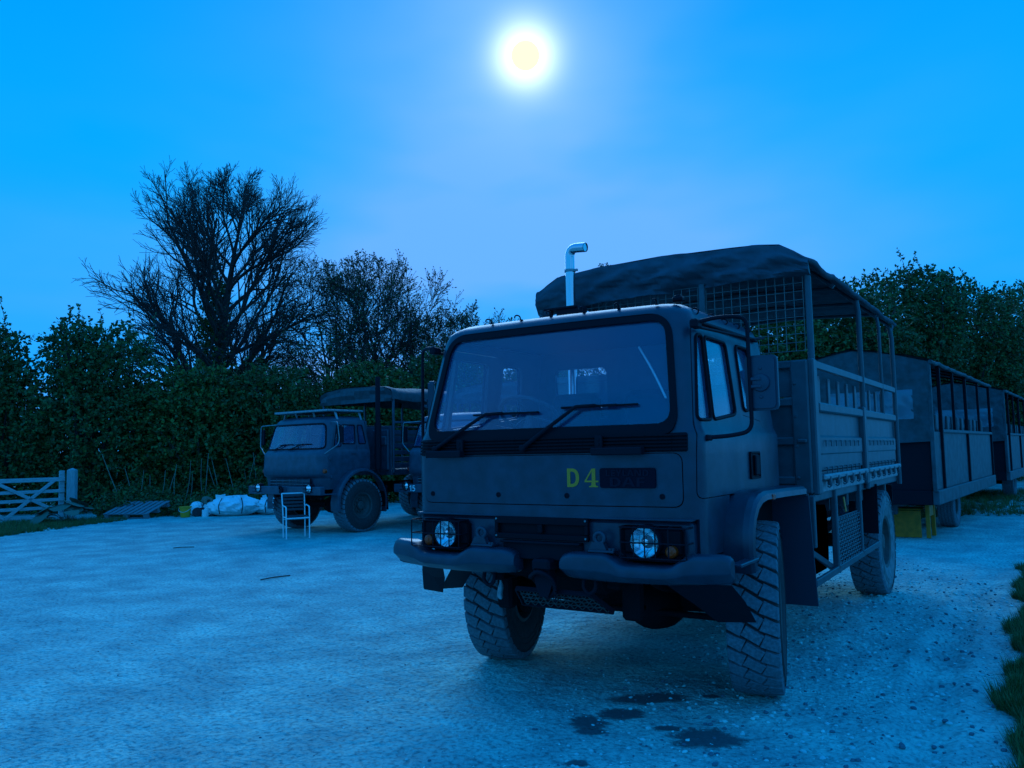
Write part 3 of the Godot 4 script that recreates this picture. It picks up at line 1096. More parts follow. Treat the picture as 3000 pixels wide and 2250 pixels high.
func truck_front(T: Node3D, fm: Callable) -> void:
	# panel that carries the lamps
	var mb := MB.new()
	mb.box(Vector3(0, 1.085, 1.045), Vector3(1.98, 0.235, 0.14), 0.02)
	put(mb, "lamp_panel", M.paint, T)
	mb = MB.new()
	mb.box(Vector3(0, 1.212, 1.10), Vector3(1.99, 0.014, 0.085), 0.004)
	put(mb, "panel_lip", M.paint, T)
	# louvre plate in the middle
	mb = MB.new()
	mb.box(Vector3(0, 1.185, 1.14), Vector3(0.68, 0.045, 0.03), 0.004)
	mb.box(Vector3(0, 1.085, 1.14), Vector3(0.68, 0.035, 0.03), 0.004)
	mb.box(Vector3(0, 1.137, 1.14), Vector3(0.035, 0.055, 0.03), 0.004)
	for sg in [-1.0, 1.0]:
		mb.box(Vector3(sg * 0.328, 1.135, 1.14), Vector3(0.024, 0.06, 0.03), 0.004)
	mb.box(Vector3(0, 1.13, 1.119), Vector3(0.66, 0.12, 0.008))
	var louvre := put(mb, "louvre_plate", M.black_trim, T)
	for x in [-0.325, 0.325]:
		for y in [1.085, 1.192]:
			mb = MB.new()
			mb.xf = Transform3D(Basis(Vector3.RIGHT, PI / 2), Vector3(x, y, 1.155))
			mb.lathe([Vector2(0.007, 0), Vector2(0.006, 0.004), Vector2(0.001, 0.005)], 8)
			put(mb, "bolt", M.galvanised, louvre)
	mb = MB.new()
	mb.box(Vector3(0, 1.0, 1.125), Vector3(0.58, 0.115, 0.02), 0.006)
	mb.box(Vector3(0, 1.052, 1.15), Vector3(0.58, 0.014, 0.05), 0.004)
	put(mb, "plate_board", M.black_steel, T)
	for sg in [-1.0, 1.0]:
		# lamp recess, lamp and guard
		mb = MB.new()
		mb.box(Vector3(sg * 0.75, 1.085, 1.125), Vector3(0.40, 0.185, 0.02), 0.03)
		var unit := put(mb, "lamp_unit", M.black_trim, T)
		mb = MB.new()
		var at := Transform3D(Basis(Vector3.RIGHT, PI / 2), Vector3(sg * 0.72, 1.085, 1.13))
		mb.xf = at
		mb.lathe([Vector2(0.10, -0.02), Vector2(0.10, 0.045), Vector2(0.094, 0.06), Vector2(0.088, 0.055)], 32)
		put(mb, "lamp_rim", M.black_steel, unit)
		mb = MB.new()
		mb.xf = at
		mb.lathe([Vector2(0.004, -0.005), Vector2(0.03, 0.0), Vector2(0.06, 0.018), Vector2(0.088, 0.05)].map(func(q): return q), 32, true)
		mb.lathe([Vector2(0.018, 0.0), Vector2(0.018, 0.035), Vector2(0.001, 0.037)], 12)
		put(mb, "reflector", M.reflector, unit)
		mb = MB.new()
		mb.xf = at
		mb.lathe([Vector2(0.089, 0.052), Vector2(0.07, 0.060), Vector2(0.04, 0.067), Vector2(0.001, 0.07)], 32, true)
		put(mb, "lens", M.lens, unit)
		mb = MB.new()
		mb.xf = Transform3D(Basis(Vector3.RIGHT, PI / 2), Vector3(sg * 0.875, 1.035, 1.135))
		mb.lathe([Vector2(0.034, -0.01), Vector2(0.034, 0.035), Vector2(0.022, 0.045), Vector2(0.001, 0.048)], 16)
		put(mb, "indicator", M.amber, unit)
		mb = MB.new()
		var x0: float = sg * 0.585
		var x1: float = sg * 0.985
		for x in [0.585, 0.665, 0.735, 0.80, 0.88, 0.985]:
			mb.tube(bent([Vector3(sg * x, 1.175, 1.13), Vector3(sg * x, 1.175, 1.215), Vector3(sg * x, 0.995, 1.215), Vector3(sg * x, 0.995, 1.13)], 0.02, 3), 0.0045, 5)
		for y in [0.998, 1.085, 1.172]:
			mb.tube(bent([Vector3(x0 - sg * 0.01, y, 1.13), Vector3(x0 - sg * 0.01, y, 1.217), Vector3(x1, y, 1.217), Vector3(x1, y, 1.10)], 0.02, 3), 0.0045, 5)
		put(mb, "lamp_guard", M.black_steel, unit)
	# bumper in two halves
	for sg in [-1.0, 1.0]:
		mb = MB.new()
		var st := [[0.165, 0.975, 0.87], [0.185, 0.995, 0.855], [0.24, 1.01, 0.85], [0.46, 1.015, 0.845], [0.50, 1.008, 0.845], [0.58, 0.965, 0.845], [0.62, 0.958, 0.845], [0.86, 0.958, 0.85], [0.90, 0.968, 0.852], [0.97, 1.015, 0.856], [1.02, 1.028, 0.858], [1.16, 1.03, 0.862], [1.195, 1.02, 0.868], [1.21, 1.0, 0.885]]
		var rings := []
		for q in st:
			var x: float = q[0]
			var zfront := 1.25 - 0.11 * pow(maxf(0.0, x - 0.72) / 0.5, 2.0) - (0.045 * pow(maxf(0.0, 0.34 - x) / 0.175, 1.6))
			var zback := minf(1.09, zfront - 0.07)
			var yt: float = q[1]
			var yl: float = q[2]
			var hh := yt - yl
			rings.append([Vector3(sg * x, yt - 0.012, zback), Vector3(sg * x, yt, zback + 0.012), Vector3(sg * x, yt, zfront - 0.035), Vector3(sg * x, yt - 0.012, zfront - 0.010), Vector3(sg * x, yt - 0.032, zfront), Vector3(sg * x, yl + hh * 0.42, zfront), Vector3(sg * x, yl + hh * 0.34, zfront - 0.006), Vector3(sg * x, yl + 0.012, zfront - 0.055), Vector3(sg * x, yl, zfront - 0.075), Vector3(sg * x, yl, zback + 0.01), Vector3(sg * x, yl + 0.012, zback)])
		var m: int = rings[0].size()
		# normals round the section, smoothed along the length
		var nr := []
		for i in rings.size():
			var row := []
			for k in m:
				var e1: Vector3 = rings[i][(k + 1) % m] - rings[i][(k - 1 + m) % m]
				var e2: Vector3 = rings[mini(i + 1, rings.size() - 1)][k] - rings[maxi(i - 1, 0)][k]
				row.append(e1.cross(e2).normalized() * sg * -1.0)
			nr.append(row)
		for i in rings.size() - 1:
			for k in m:
				var k2 := (k + 1) % m
				mb.quadn(rings[i][k], rings[i + 1][k], rings[i + 1][k2], rings[i][k2], nr[i][k], nr[i + 1][k], nr[i + 1][k2], nr[i][k2])
		for e in [0, rings.size() - 1]:
			var nn := Vector3(sg * (-1.0 if e == 0 else 1.0), 0, 0)
			for k in range(1, m - 1):
				mb.tri(rings[e][0], rings[e][k], rings[e][k + 1], nn, nn, nn)
		var bum := put(mb, "bumper", M.paint, T)
		# lifting eye
		mb = MB.new()
		var ex: float = sg * 0.43
		mb.box(Vector3(ex + 0.02, 1.022, 1.17), Vector3(0.17, 0.014, 0.08), 0.004)
		mb.extrude(PackedVector2Array([Vector2(ex - 0.07, 1.028), Vector2(ex + 0.05, 1.028), Vector2(ex + 0.028, 1.075), Vector2(ex - 0.045, 1.075)]), 1.15, 1.19)
		var er := []
		for i in 20:
			var a := TAU * i / 20
			er.append(Vector3(ex + 0.012 * sg * 0 + cos(a) * 0.032, 1.098 + sin(a) * 0.032, 1.175))
		mb.tube(er, 0.014, 8, true)
		for xx in [0.075, 0.095]:
			mb.xf = Transform3D(Basis(), Vector3(ex + xx, 1.028, 1.19))
			mb.lathe([Vector2(0.012, 0), Vector2(0.012, 0.015), Vector2(0.001, 0.016)], 6)
		mb.xf = Transform3D()
		put(mb, "lifting_eye", M.paint, bum)
		# bent plates hanging below the ends
		mb = MB.new()
		var pl := [Vector3(sg * 0.80, 0.86, 1.12), Vector3(sg * 1.19, 0.86, 1.08), Vector3(sg * 1.23, 0.76, 0.98), Vector3(sg * 1.23, 0.62, 0.80), Vector3(sg * 1.0, 0.60, 0.80), Vector3(sg * 0.93, 0.70, 0.92)]
		if sg < 0:
			pl = [Vector3(-0.80, 0.86, 1.12), Vector3(-1.0, 0.86, 1.08), Vector3(-1.07, 0.80, 1.0), Vector3(-1.19, 0.64, 0.84), Vector3(-1.02, 0.63, 0.84), Vector3(-0.90, 0.76, 0.97)]
		var cen := Vector3.ZERO
		for q in pl:
			cen += q / pl.size()
		for i in pl.size():
			var a: Vector3 = pl[i]
			var b: Vector3 = pl[(i + 1) % pl.size()]
			var off := Vector3(0, -0.01, -0.012)
			mb.flat(cen, a, b)
			mb.flat(cen + off, b + off, a + off)
			mb.quad(a, a + off, b + off, b)
		put(mb, "mud_plate", M.black_steel, T)
	# stay below the far end of the bumper
	mb = MB.new()
	mb.bar(Vector3(-0.74, 0.83, 0.96), Vector3(-1.02, 0.64, 0.72), 0.16, 0.012)
	mb.bar(Vector3(-1.14, 0.655, 0.80), Vector3(-0.97, 0.655, 0.70), 0.02, 0.012)
	put(mb, "step_stay", M.black_steel, T)
	# tow coupling and cross member
	mb = MB.new()
	mb.box(Vector3(0, 0.90, 0.98), Vector3(1.9, 0.13, 0.12), 0.02)
	put(mb, "cross_member", M.chassis, T)
	mb = MB.new()
	mb.box(Vector3(0.03, 0.92, 1.13), Vector3(0.13, 0.07, 0.16), 0.015)
	mb.extrude(PackedVector2Array([Vector2(-0.05, 0.90), Vector2(0.07, 0.90), Vector2(0.09, 0.80), Vector2(0.06, 0.72), Vector2(0.0, 0.72), Vector2(-0.03, 0.80)]), 1.10, 1.17)
	mb.tube(spline([Vector3(-0.06, 0.84, 1.18), Vector3(0.02, 0.88, 1.22), Vector3(0.09, 0.84, 1.18), Vector3(0.10, 0.76, 1.15), Vector3(0.03, 0.71, 1.13)], 4), 0.014, 8)
	for i in 5:
		var a := TAU * i / 5.0
		mb.tube([Vector3(0.105, 0.80 - i * 0.022, 1.16), Vector3(0.115, 0.785 - i * 0.022, 1.165)], 0.008, 6)
	put(mb, "tow_coupling", M.black_steel, T)
	# shackles under the bumper
	for x in [-0.42, 0.32]:
		mb = MB.new()
		mb.tube(spline([Vector3(x - 0.035, 0.86, 1.10), Vector3(x - 0.04, 0.79, 1.11), Vector3(x, 0.755, 1.11), Vector3(x + 0.04, 0.79, 1.11), Vector3(x + 0.035, 0.86, 1.10)], 5), 0.013, 8)
		mb.tube([Vector3(x - 0.05, 0.85, 1.10), Vector3(x + 0.05, 0.85, 1.10)], 0.011, 8)
		put(mb, "shackle", M.black_steel, T)
	# folding step of expanded metal
	mb = MB.new()
	var sx := Transform3D(Basis(Vector3.RIGHT, -0.62), Vector3(0.06, 0.685, 1.02))
	mb.xf = sx
	for z in [-0.11, 0.11]:
		mb.box(Vector3(0, 0, z), Vector3(0.66 if z < 0 else 0.54, 0.03, 0.016))
	for sg in [-1.0, 1.0]:
		mb.bar(Vector3(sg * 0.33, 0, -0.11), Vector3(sg * 0.27, 0, 0.11), 0.014, 0.03)
	var step := put(mb, "step_frame", M.black_steel, T)
	mb = MB.new()
	mb.xf = sx
	for i in 8:
		var z := -0.095 + i * 0.027
		var half := lerpf(0.32, 0.265, i / 7.0)
		var path := []
		var kk := 22
		for j in kk + 1:
			path.append(Vector3(lerpf(-half, half, float(j) / kk), 0.008 * (1 if j % 2 == 0 else -1), z + 0.011 * (1 if (j + i) % 2 == 0 else -1)))
		mb.tube(path, 0.0045, 4, false, false)
	put(mb, "step_tread", M.rim, step)

func truck_arches(T: Node3D) -> void:
	for sg in [-1.0, 1.0]:
		var prof := [Vector2(0.70, 0.87), Vector2(0.735, 1.0), Vector2(0.725, 1.12), Vector2(0.68, 1.22), Vector2(0.60, 1.295), Vector2(0.50, 1.335), Vector2(0.38, 1.35), Vector2(-0.10, 1.345), Vector2(-0.62, 1.335), Vector2(-0.655, 1.32), Vector2(-0.665, 1.27)]
		var mb := MB.new()
		for i in prof.size() - 1:
			var a: Vector2 = prof[i]
			var b: Vector2 = prof[i + 1]
			var e := (b - a).normalized()
			var P := func(q: Vector2, x: float) -> Vector3: return Vector3(sg * x, q.y, q.x)
			var no := func(k: int) -> Vector2:
				var d: Vector2 = prof[mini(k + 1, prof.size() - 1)] - prof[maxi(k - 1, 0)]
				d = d.normalized()
				return Vector2(d.y, -d.x)
			var na: Vector2 = no.call(i)
			var nb: Vector2 = no.call(i + 1)
			# section across: inner edge, outer edge rolled over into a lip
			var sec := [[0.96, 0.0], [1.15, 0.0], [1.185, -0.006], [1.205, -0.024], [1.21, -0.06], [1.195, -0.062], [1.185, -0.03], [1.14, -0.016], [0.96, -0.016]]
			for k in sec.size() - 1:
				var q0: Vector3 = P.call(a + na * sec[k][1], sec[k][0])
				var q1: Vector3 = P.call(b + nb * sec[k][1], sec[k][0])
				var q2: Vector3 = P.call(b + nb * sec[k + 1][1], sec[k + 1][0])
				var q3: Vector3 = P.call(a + na * sec[k + 1][1], sec[k + 1][0])
				var dx: float = sec[k + 1][0] - sec[k][0]
				var dn: float = sec[k + 1][1] - sec[k][1]
				var v3 := func(nn: Vector2) -> Vector3: return Vector3(-dn * sg, dx * nn.y, dx * nn.x).normalized()
				mb.quadn(q0, q1, q2, q3, v3.call(na), v3.call(nb), v3.call(nb), v3.call(na))
		var w := put(mb, "wing", M.paint, T)
		mb = MB.new()
		mb.box(Vector3(sg * 1.207, 1.30, 0.24), Vector3(0.012, 0.035, 0.06), 0.003)
		put(mb, "side_marker", M.amber, w)
		mb = MB.new()
		mb.box(Vector3(sg * 1.19, 0.955, 0.83), Vector3(0.07, 0.02, 0.34), 0.005)
		put(mb, "wing_bracket", M.paint, w)
		# liner and flap behind the wheel
		mb = MB.new()
		mb.box(Vector3(sg * 0.94, 1.10, 0.05), Vector3(0.04, 0.50, 1.30), 0.01)
		put(mb, "wheel_liner", M.chassis, T)
		mb = MB.new()
		mb.bar(Vector3(sg * 1.04, 1.27, -0.66), Vector3(sg * 1.04, 0.44, -0.80), 0.34, 0.014, Vector3(0, 0, 1))
		put(mb, "mud_flap", M.mirror_shell, T)

func truck_mirrors(T: Node3D) -> void:
	for sg in [-1.0, 1.0]:
		var mb := MB.new()
		var z := 0.76
		mb.tube(bent([Vector3(sg * 0.97, 2.365, 0.93), Vector3(sg * 1.10, 2.40, 0.86), Vector3(sg * 1.24, 2.40, z), Vector3(sg * 1.245, 1.715, z), Vector3(sg * 1.15, 1.69, 0.85), Vector3(sg * 1.03, 1.68, 0.97)], 0.07, 6), 0.0125, 8)
		mb.box(Vector3(sg * 0.985, 2.36, 0.93), Vector3(0.05, 0.055, 0.09), 0.01)
		mb.box(Vector3(sg * 1.045, 1.68, 0.96), Vector3(0.04, 0.035, 0.07), 0.008)
		mb.tube([Vector3(sg * 0.98, 2.345, 0.93), Vector3(sg * 1.03, 2.37, -0.1), Vector3(sg * 1.03, 2.40, -0.32)], 0.009, 6)
		var arm := put(mb, "mirror_arm", M.black_steel, T)
		mb = MB.new()
		var at := Transform3D(Basis(Vector3.UP, 0.06 if sg > 0 else -1.15), Vector3(1.30 if sg > 0 else -1.20, 2.0, z - (0.045 if sg > 0 else 0.08)))
		mb.xf = at
		mb.extrude(rrect(-0.095, -0.165, 0.095, 0.165, 0.035, 5), -0.022, 0.012)
		mb.extrude(rrect(-0.082, -0.152, 0.082, 0.152, 0.03, 5), 0.012, 0.026)
		for y in [-0.085, 0.085]:
			mb.xf = at * Transform3D(Basis(Vector3.RIGHT, PI / 2), Vector3(0.0, y, 0.026))
			mb.lathe([Vector2(0.011, 0), Vector2(0.008, 0.006), Vector2(0.001, 0.007)], 10)
		mb.xf = at * Transform3D(Basis(Vector3.RIGHT, PI / 2), Vector3(0.0, 0.0, 0.026))
		mb.lathe([Vector2(0.055, 0), Vector2(0.05, 0.014), Vector2(0.02, 0.02), Vector2(0.001, 0.02)], 20)
		mb.xf = Transform3D()
		for y in [-0.022, 0.022]:
			mb.box(Vector3(1.272 if sg > 0 else -1.225, 2.0 + y, z - (0.006 if sg > 0 else 0.03)), Vector3(0.075 if sg > 0 else 0.05, 0.02, 0.03 if sg > 0 else 0.06), 0.004)
		var head := put(mb, "mirror_head", M.mirror_shell, arm)
		mb = MB.new()
		mb.xf = at
		mb.extrude(rrect(-0.08, -0.15, 0.08, 0.15, 0.03, 5), -0.0265, -0.023)
		put(mb, "mirror_glass", M.mirror_glass, head)

func truck_roof_bits(T: Node3D, fm: Callable) -> void:
	var hook := MB.new()
	hook.tube(spline([Vector3(0, 0, -0.012), Vector3(0.004, 0.022, 0.0), Vector3(0.0, 0.03, 0.018), Vector3(-0.002, 0.022, 0.034), Vector3(0, 0.008, 0.036)], 4), 0.005, 6)
	hook.box(Vector3(0, 0.0, -0.014), Vector3(0.022, 0.006, 0.02))
	var hm := hook.mesh(M.black_steel)
	for x in [-0.52, -0.28, -0.04, 0.21, 0.46, 0.72]:
		put_mesh(hm, "rope_hook", T, Transform3D(Basis(Vector3.UP, rng.randf_range(-0.5, 0.5)), Vector3(x, 2.522 - 0.010 * absf(x), 0.895)))
	for sg in [-1.0, 1.0]:
		for z in [0.72, 0.43, 0.17, -0.09, -0.34]:
			put_mesh(hm, "rope_hook", T, Transform3D(Basis(Vector3.UP, sg * PI / 2) * Basis(Vector3.RIGHT, 0.9), Vector3(sg * 0.89, 2.478, z)))
	var mb := MB.new()
	mb.box(Vector3(0.83, 2.545, 0.80), Vector3(0.07, 0.035, 0.05), 0.01)
	mb.box(Vector3(0.83, 2.565, 0.80), Vector3(0.045, 0.018, 0.03), 0.008)
	put(mb, "roof_lamp", M.black_trim, T)
	# exhaust stack behind the cab
	mb = MB.new()
	mb.tube(bent([Vector3(-0.77, 1.2, -0.74), Vector3(-0.77, 3.415, -0.74), Vector3(-0.60, 3.395, -0.72)], 0.10, 8), 0.042, 16, false, false)
	mb.tube([Vector3(-0.603, 3.3955, -0.72), Vector3(-0.606, 3.3957, -0.72)], 0.036, 16)
	var ex := put(mb, "exhaust_stack", M.chrome, T)
	mb = MB.new()
	mb.tube([Vector3(-0.77, 3.20, -0.74), Vector3(-0.77, 3.222, -0.74)], 0.05, 16)
	mb.box(Vector3(-0.71, 3.211, -0.735), Vector3(0.04, 0.02, 0.02), 0.003)
	put(mb, "clamp", M.galvanised, ex)
	# bracket with air inlet behind the roof
	mb = MB.new()
	mb.box(Vector3(-0.72, 2.62, -0.66), Vector3(0.26, 0.50, 0.12), 0.02)
	mb.box(Vector3(-0.80, 2.86, -0.66), Vector3(0.32, 0.02, 0.16), 0.004)
	mb.bar(Vector3(-0.98, 2.50, -0.64), Vector3(-0.92, 2.86, -0.66), 0.05, 0.02)
	mb.bar(Vector3(-1.02, 2.48, -0.64), Vector3(-0.98, 2.50, -0.64), 0.08, 0.02)
	put(mb, "stack_bracket", M.black_steel, T)

func truck_under(T: Node3D) -> void:
	var mb := MB.new()
	for sg in [-1.0, 1.0]:
		mb.box(Vector3(sg * 0.42, 0.88, -1.95), Vector3(0.08, 0.22, 5.9), 0.01)
	for z in [-4.8, -3.4, -2.2, -1.0, 0.6]:
		mb.box(Vector3(0, 0.88, z), Vector3(0.78, 0.12, 0.1), 0.01)
	put(mb, "chassis", M.chassis, T)
	mb = MB.new()
	mb.box(Vector3(0, 1.0, 0.30), Vector3(0.72, 0.62, 1.1), 0.1)
	mb.box(Vector3(0, 0.74, 0.45), Vector3(0.46, 0.22, 0.6), 0.08)
	mb.box(Vector3(0, 1.05, 0.90), Vector3(0.95, 0.5, 0.1), 0.02)
	put(mb, "engine", M.chassis, T)
	for z in [0.0, -4.3]:
		mb = MB.new()
		mb.tube([Vector3(-0.92, 0.565, z), Vector3(-0.2, 0.555, z), Vector3(0.1, 0.55, z), Vector3(0.92, 0.565, z)], [0.07, 0.085, 0.085, 0.07], 12)
		mb.xf = Transform3D(Basis(Vector3.RIGHT, PI / 2).scaled(Vector3(1.15, 1.0, 1.15)), Vector3(0.28, 0.53, z))
		mb.lathe([Vector2(0.02, -0.22), Vector2(0.10, -0.2), Vector2(0.175, -0.10), Vector2(0.19, 0.0), Vector2(0.175, 0.10), Vector2(0.10, 0.2), Vector2(0.02, 0.22)], 20, true)
		mb.xf = Transform3D()
		for sg in [-1.0, 1.0]:
			mb.tube(spline([Vector3(sg * 0.5, 0.84, z + 0.72), Vector3(sg * 0.5, 0.70, z + 0.35), Vector3(sg * 0.5, 0.66, z), Vector3(sg * 0.5, 0.70, z - 0.35), Vector3(sg * 0.5, 0.84, z - 0.72)], 4), 0.04, 6)
		put(mb, "axle", M.chassis, T)
	# track rod and damper seen between the front wheels
	mb = MB.new()
	mb.tube([Vector3(-0.85, 0.50, 0.22), Vector3(0.85, 0.50, 0.22)], 0.022, 8)
	mb.tube([Vector3(0.62, 0.78, 0.55), Vector3(0.70, 0.55, 0.16)], 0.035, 8)
	mb.box(Vector3(0.47, 0.70, 0.82), Vector3(0.12, 0.28, 0.10), 0.02)
	mb.box(Vector3(-0.47, 0.70, 0.82), Vector3(0.12, 0.28, 0.10), 0.02)
	put(mb, "steering_linkage", M.chassis, T)
	# hanging rag by the far spring shackle
	mb = MB.new()
	mb.tube(spline([Vector3(-0.42, 0.80, 0.98), Vector3(-0.41, 0.74, 0.985), Vector3(-0.42, 0.68, 0.985), Vector3(-0.41, 0.645, 0.985)], 4), [0.006, 0.006, 0.007, 0.01, 0.016, 0.02, 0.02, 0.02, 0.02, 0.022, 0.018, 0.014, 0.004], 8)
	put(mb, "air_line", M.galvanised, T)
	for sg in [-1.0, 1.0]:
		mb = MB.new()
		mb.bar(Vector3(sg * 0.98, 1.15, -4.96), Vector3(sg * 0.98, 0.55, -4.97), 0.30, 0.014, Vector3(0, 0, 1))
		put(mb, "rear_flap", M.black_steel, T)
	mb = MB.new()
	mb.box(Vector3(-0.88, 0.76, -2.5), Vector3(0.5, 0.66, 1.7), 0.04)
	put(mb, "locker", M.black_steel, T)
	mb = MB.new()
	mb.box(Vector3(0, 0.80, -0.9), Vector3(0.46, 0.44, 1.1), 0.12)
	mb.tube([Vector3(0.05, 0.72, -1.4), Vector3(0.25, 0.58, -4.1)], 0.06, 10)
	for x in [-0.18, 0.22]:
		mb.tube([Vector3(x, 0.66, -2.0), Vector3(x, 0.66, -3.2)], 0.14, 14)
	put(mb, "gearbox", M.chassis, T)
	var wm := wheel_meshes("main", 0.565, 0.31, 0, M.dusty_rubber, M.rubber)
	var wr := wheel_meshes("main_rear", 0.565, 0.31, 0, M.dusty_rubber, M.dusty_wall)
	add_wheel(T, wm, Vector3(-1.0, 0.56, 0), true, 13.0, 0.3)
	add_wheel(T, wm, Vector3(1.0, 0.56, 0), false, 13.0, 0.15)
	add_wheel(T, wr, Vector3(-1.0, 0.56, -4.3), true, 0.0, 0.9)
	add_wheel(T, wr, Vector3(1.0, 0.56, -4.3), false, 0.0, 0.6)

func wire_grid(mb: MB, x0: float, x1: float, y0: float, y1: float, z: float, d: float, r: float) -> void:
	for x in steps(x0, x1, d):
		mb.tube([Vector3(x, y0, z), Vector3(x, y1, z)], r, 4, false, false)
	for y in steps(y0, y1, d):
		mb.tube([Vector3(x0, y, z + r), Vector3(x1, y, z + r)], r, 4, false, false)

func truck_bed(T: Node3D) -> void:
	var zf := -0.90
	var zr := -5.0
	var mb := MB.new()
	mb.box(Vector3(0, 1.24, (zf + zr) / 2), Vector3(2.36, 0.10, zf - zr), 0.01)
	for z in steps(-1.2, -4.7, 0.7):
		mb.box(Vector3(0, 1.12, z), Vector3(2.2, 0.12, 0.07), 0.01)
	put(mb, "bed_floor", M.bed_paint, T)
	# headboard
	mb = MB.new()
	mb.box(Vector3(0, 1.62, -0.90), Vector3(2.2, 0.66, 0.03), 0.005)
	mb.box(Vector3(0, 2.14, -0.90), Vector3(2.2, 0.28, 0.03), 0.005)
	for y in [1.36, 1.66, 1.96, 2.25]:
		mb.box(Vector3(0, y, -0.875), Vector3(2.2, 0.06, 0.05), 0.008)
	put(mb, "headboard", M.bed_paint, T)
	for sg in [-1.0, 1.0]:
		# corner pillar in two steps
		mb = MB.new()
		mb.box(Vector3(sg * 1.135, 1.77, -0.885), Vector3(0.13, 1.02, 0.09), 0.012)
		mb.box(Vector3(sg * 1.215, 1.77, -0.93), Vector3(0.05, 1.04, 0.12), 0.012)
		for y in [1.38, 1.62, 1.85, 2.1]:
			mb.xf = Transform3D(Basis(Vector3.RIGHT, PI / 2), Vector3(sg * 1.10, y, -0.84))
			mb.lathe([Vector2(0.013, 0), Vector2(0.010, 0.008), Vector2(0.001, 0.009)], 8)
		mb.xf = Transform3D()
		mb.box(Vector3(sg * 1.14, 1.66, -0.83), Vector3(0.07, 0.03, 0.03), 0.008)
		put(mb, "corner_pillar", M.bed_paint, T)
		# two drop-down sides
		for seg in [[-1.10, -2.88], [-3.02, -4.92]]:
			var za: float = seg[0]
			var zb: float = seg[1]
			var zc := (za + zb) / 2
			var L := za - zb
			mb = MB.new()
			mb.box(Vector3(sg * 1.165, 1.64, zc), Vector3(0.025, 0.60, L), 0.004)
			mb.box(Vector3(sg * 1.185, 1.925, zc), Vector3(0.075, 0.075, L), 0.012)
			# pressed swage lines
			var prof := PackedVector2Array([Vector2(1.17, 1.71), Vector2(1.205, 1.685), Vector2(1.205, 1.56), Vector2(1.198, 1.55), Vector2(1.198, 1.43), Vector2(1.17, 1.41)])
			for k in prof.size() - 1:
				var a := prof[k]
				var b := prof[k + 1]
				mb.quad(Vector3(sg * a.x, a.y, za - 0.03), Vector3(sg * b.x, b.y, za - 0.03), Vector3(sg * b.x, b.y, zb + 0.03), Vector3(sg * a.x, a.y, zb + 0.03))
			for z in [za - 0.03, zb + 0.03]:
				for k in range(1, prof.size() - 1):
					mb.flat(Vector3(sg * prof[0].x, prof[0].y, z), Vector3(sg * prof[k].x, prof[k].y, z), Vector3(sg * prof[k + 1].x, prof[k + 1].y, z))
			var side := put(mb, "drop_side", M.bed_paint, T)
			var cl := MB.new()
			cl.tube(bent([Vector3(0, 0, 0), Vector3(sg * 0.018, 0.0, 0), Vector3(sg * 0.018, 0.0, 0.045), Vector3(sg * 0.018, -0.045, 0.05)], 0.012, 3), 0.005, 5)
			var cm := cl.mesh(M.bed_paint)
			for y in [1.66, 1.445]:
				for z in steps(za - 0.22, zb + 0.22, 0.22):
					put_mesh(cm, "rope_cleat", side, Transform3D(Basis(), Vector3(sg * 1.20, y, z)))
			# pale rail with hooks under the side
			mb = MB.new()
			mb.box(Vector3(sg * 1.22, 1.375, zc), Vector3(0.05, 0.045, L + 0.04), 0.012)
			mb.box(Vector3(sg * 1.19, 1.30, zc), Vector3(0.03, 0.09, L), 0.008)
			var rail := put(mb, "side_rail", M.galvanised, T)
			var hk := MB.new()
			hk.tube(spline([Vector3(0, 0.02, 0), Vector3(sg * 0.02, 0.0, 0), Vector3(sg * 0.026, -0.03, 0.008), Vector3(sg * 0.012, -0.05, 0.02), Vector3(0, -0.04, 0.03)], 4), 0.006, 6)
			hk.box(Vector3(sg * 0.012, 0, 0), Vector3(0.03, 0.07, 0.05), 0.006)
			var hkm := hk.mesh(M.bed_paint)
			for z in steps(za - 0.15, zb + 0.15, 0.33):
				put_mesh(hkm, "rail_hook", rail, Transform3D(Basis(), Vector3(sg * 1.225, 1.345, z)))
		mb = MB.new()
		mb.box(Vector3(sg * 1.20, 1.62, -2.95), Vector3(0.06, 0.74, 0.10), 0.012)
		put(mb, "side_pillar", M.bed_paint, T)
		# canopy posts and rails
		for q in [[-0.97, 3.05, 1.25], [-3.0, 3.04, 1.2], [-4.15, 3.02, 1.9], [-5.02, 3.0, 1.16]]:
			mb = MB.new()
			mb.tube([Vector3(sg * 1.205, q[2], q[0]), Vector3(sg * 1.205, q[1] - 0.12, q[0]), Vector3(sg * 1.19, q[1], q[0])], 0.026 if q[0] != -4.15 else 0.018, 10)
			put(mb, "canopy_post", M.bed_paint, T)
		mb = MB.new()
		mb.bar(Vector3(sg * 1.205, 2.255, -0.98), Vector3(sg * 1.205, 2.255, -5.0), 0.03, 0.06)
		put(mb, "safety_rail", M.bed_paint, T)
		# bench backs inside
		for z in steps(-1.25, -4.8, 0.42):
			mb = MB.new()
			mb.box(Vector3(sg * 1.09, 1.95, z), Vector3(0.02, 0.52, 0.09), 0.004)
			put(mb, "bench_slat", M.bed_paint, T)
		mb = MB.new()
		mb.box(Vector3(sg * 0.90, 1.66, (zf + zr) / 2), Vector3(0.40, 0.04, 3.9), 0.01)
		mb.box(Vector3(sg * 0.72, 1.46, (zf + zr) / 2), Vector3(0.03, 0.38, 3.9), 0.01)
		put(mb, "bench", M.bed_paint, T)
		# roof bows
	for z in [-0.98, -2.0, -3.0, -4.1, -5.05]:
		mb = MB.new()
		mb.tube([Vector3(-1.19, 3.02, z), Vector3(-1.0, 3.185, z), Vector3(0, 3.235, z), Vector3(1.0, 3.185, z), Vector3(1.19, 3.02, z)], 0.02, 8)
		put(mb, "roof_bow", M.bed_paint, T)
	# canopy: a sagging sheet with creases
	var f := FastNoiseLite.new()
	f.seed = 31
	f.frequency = 1.3
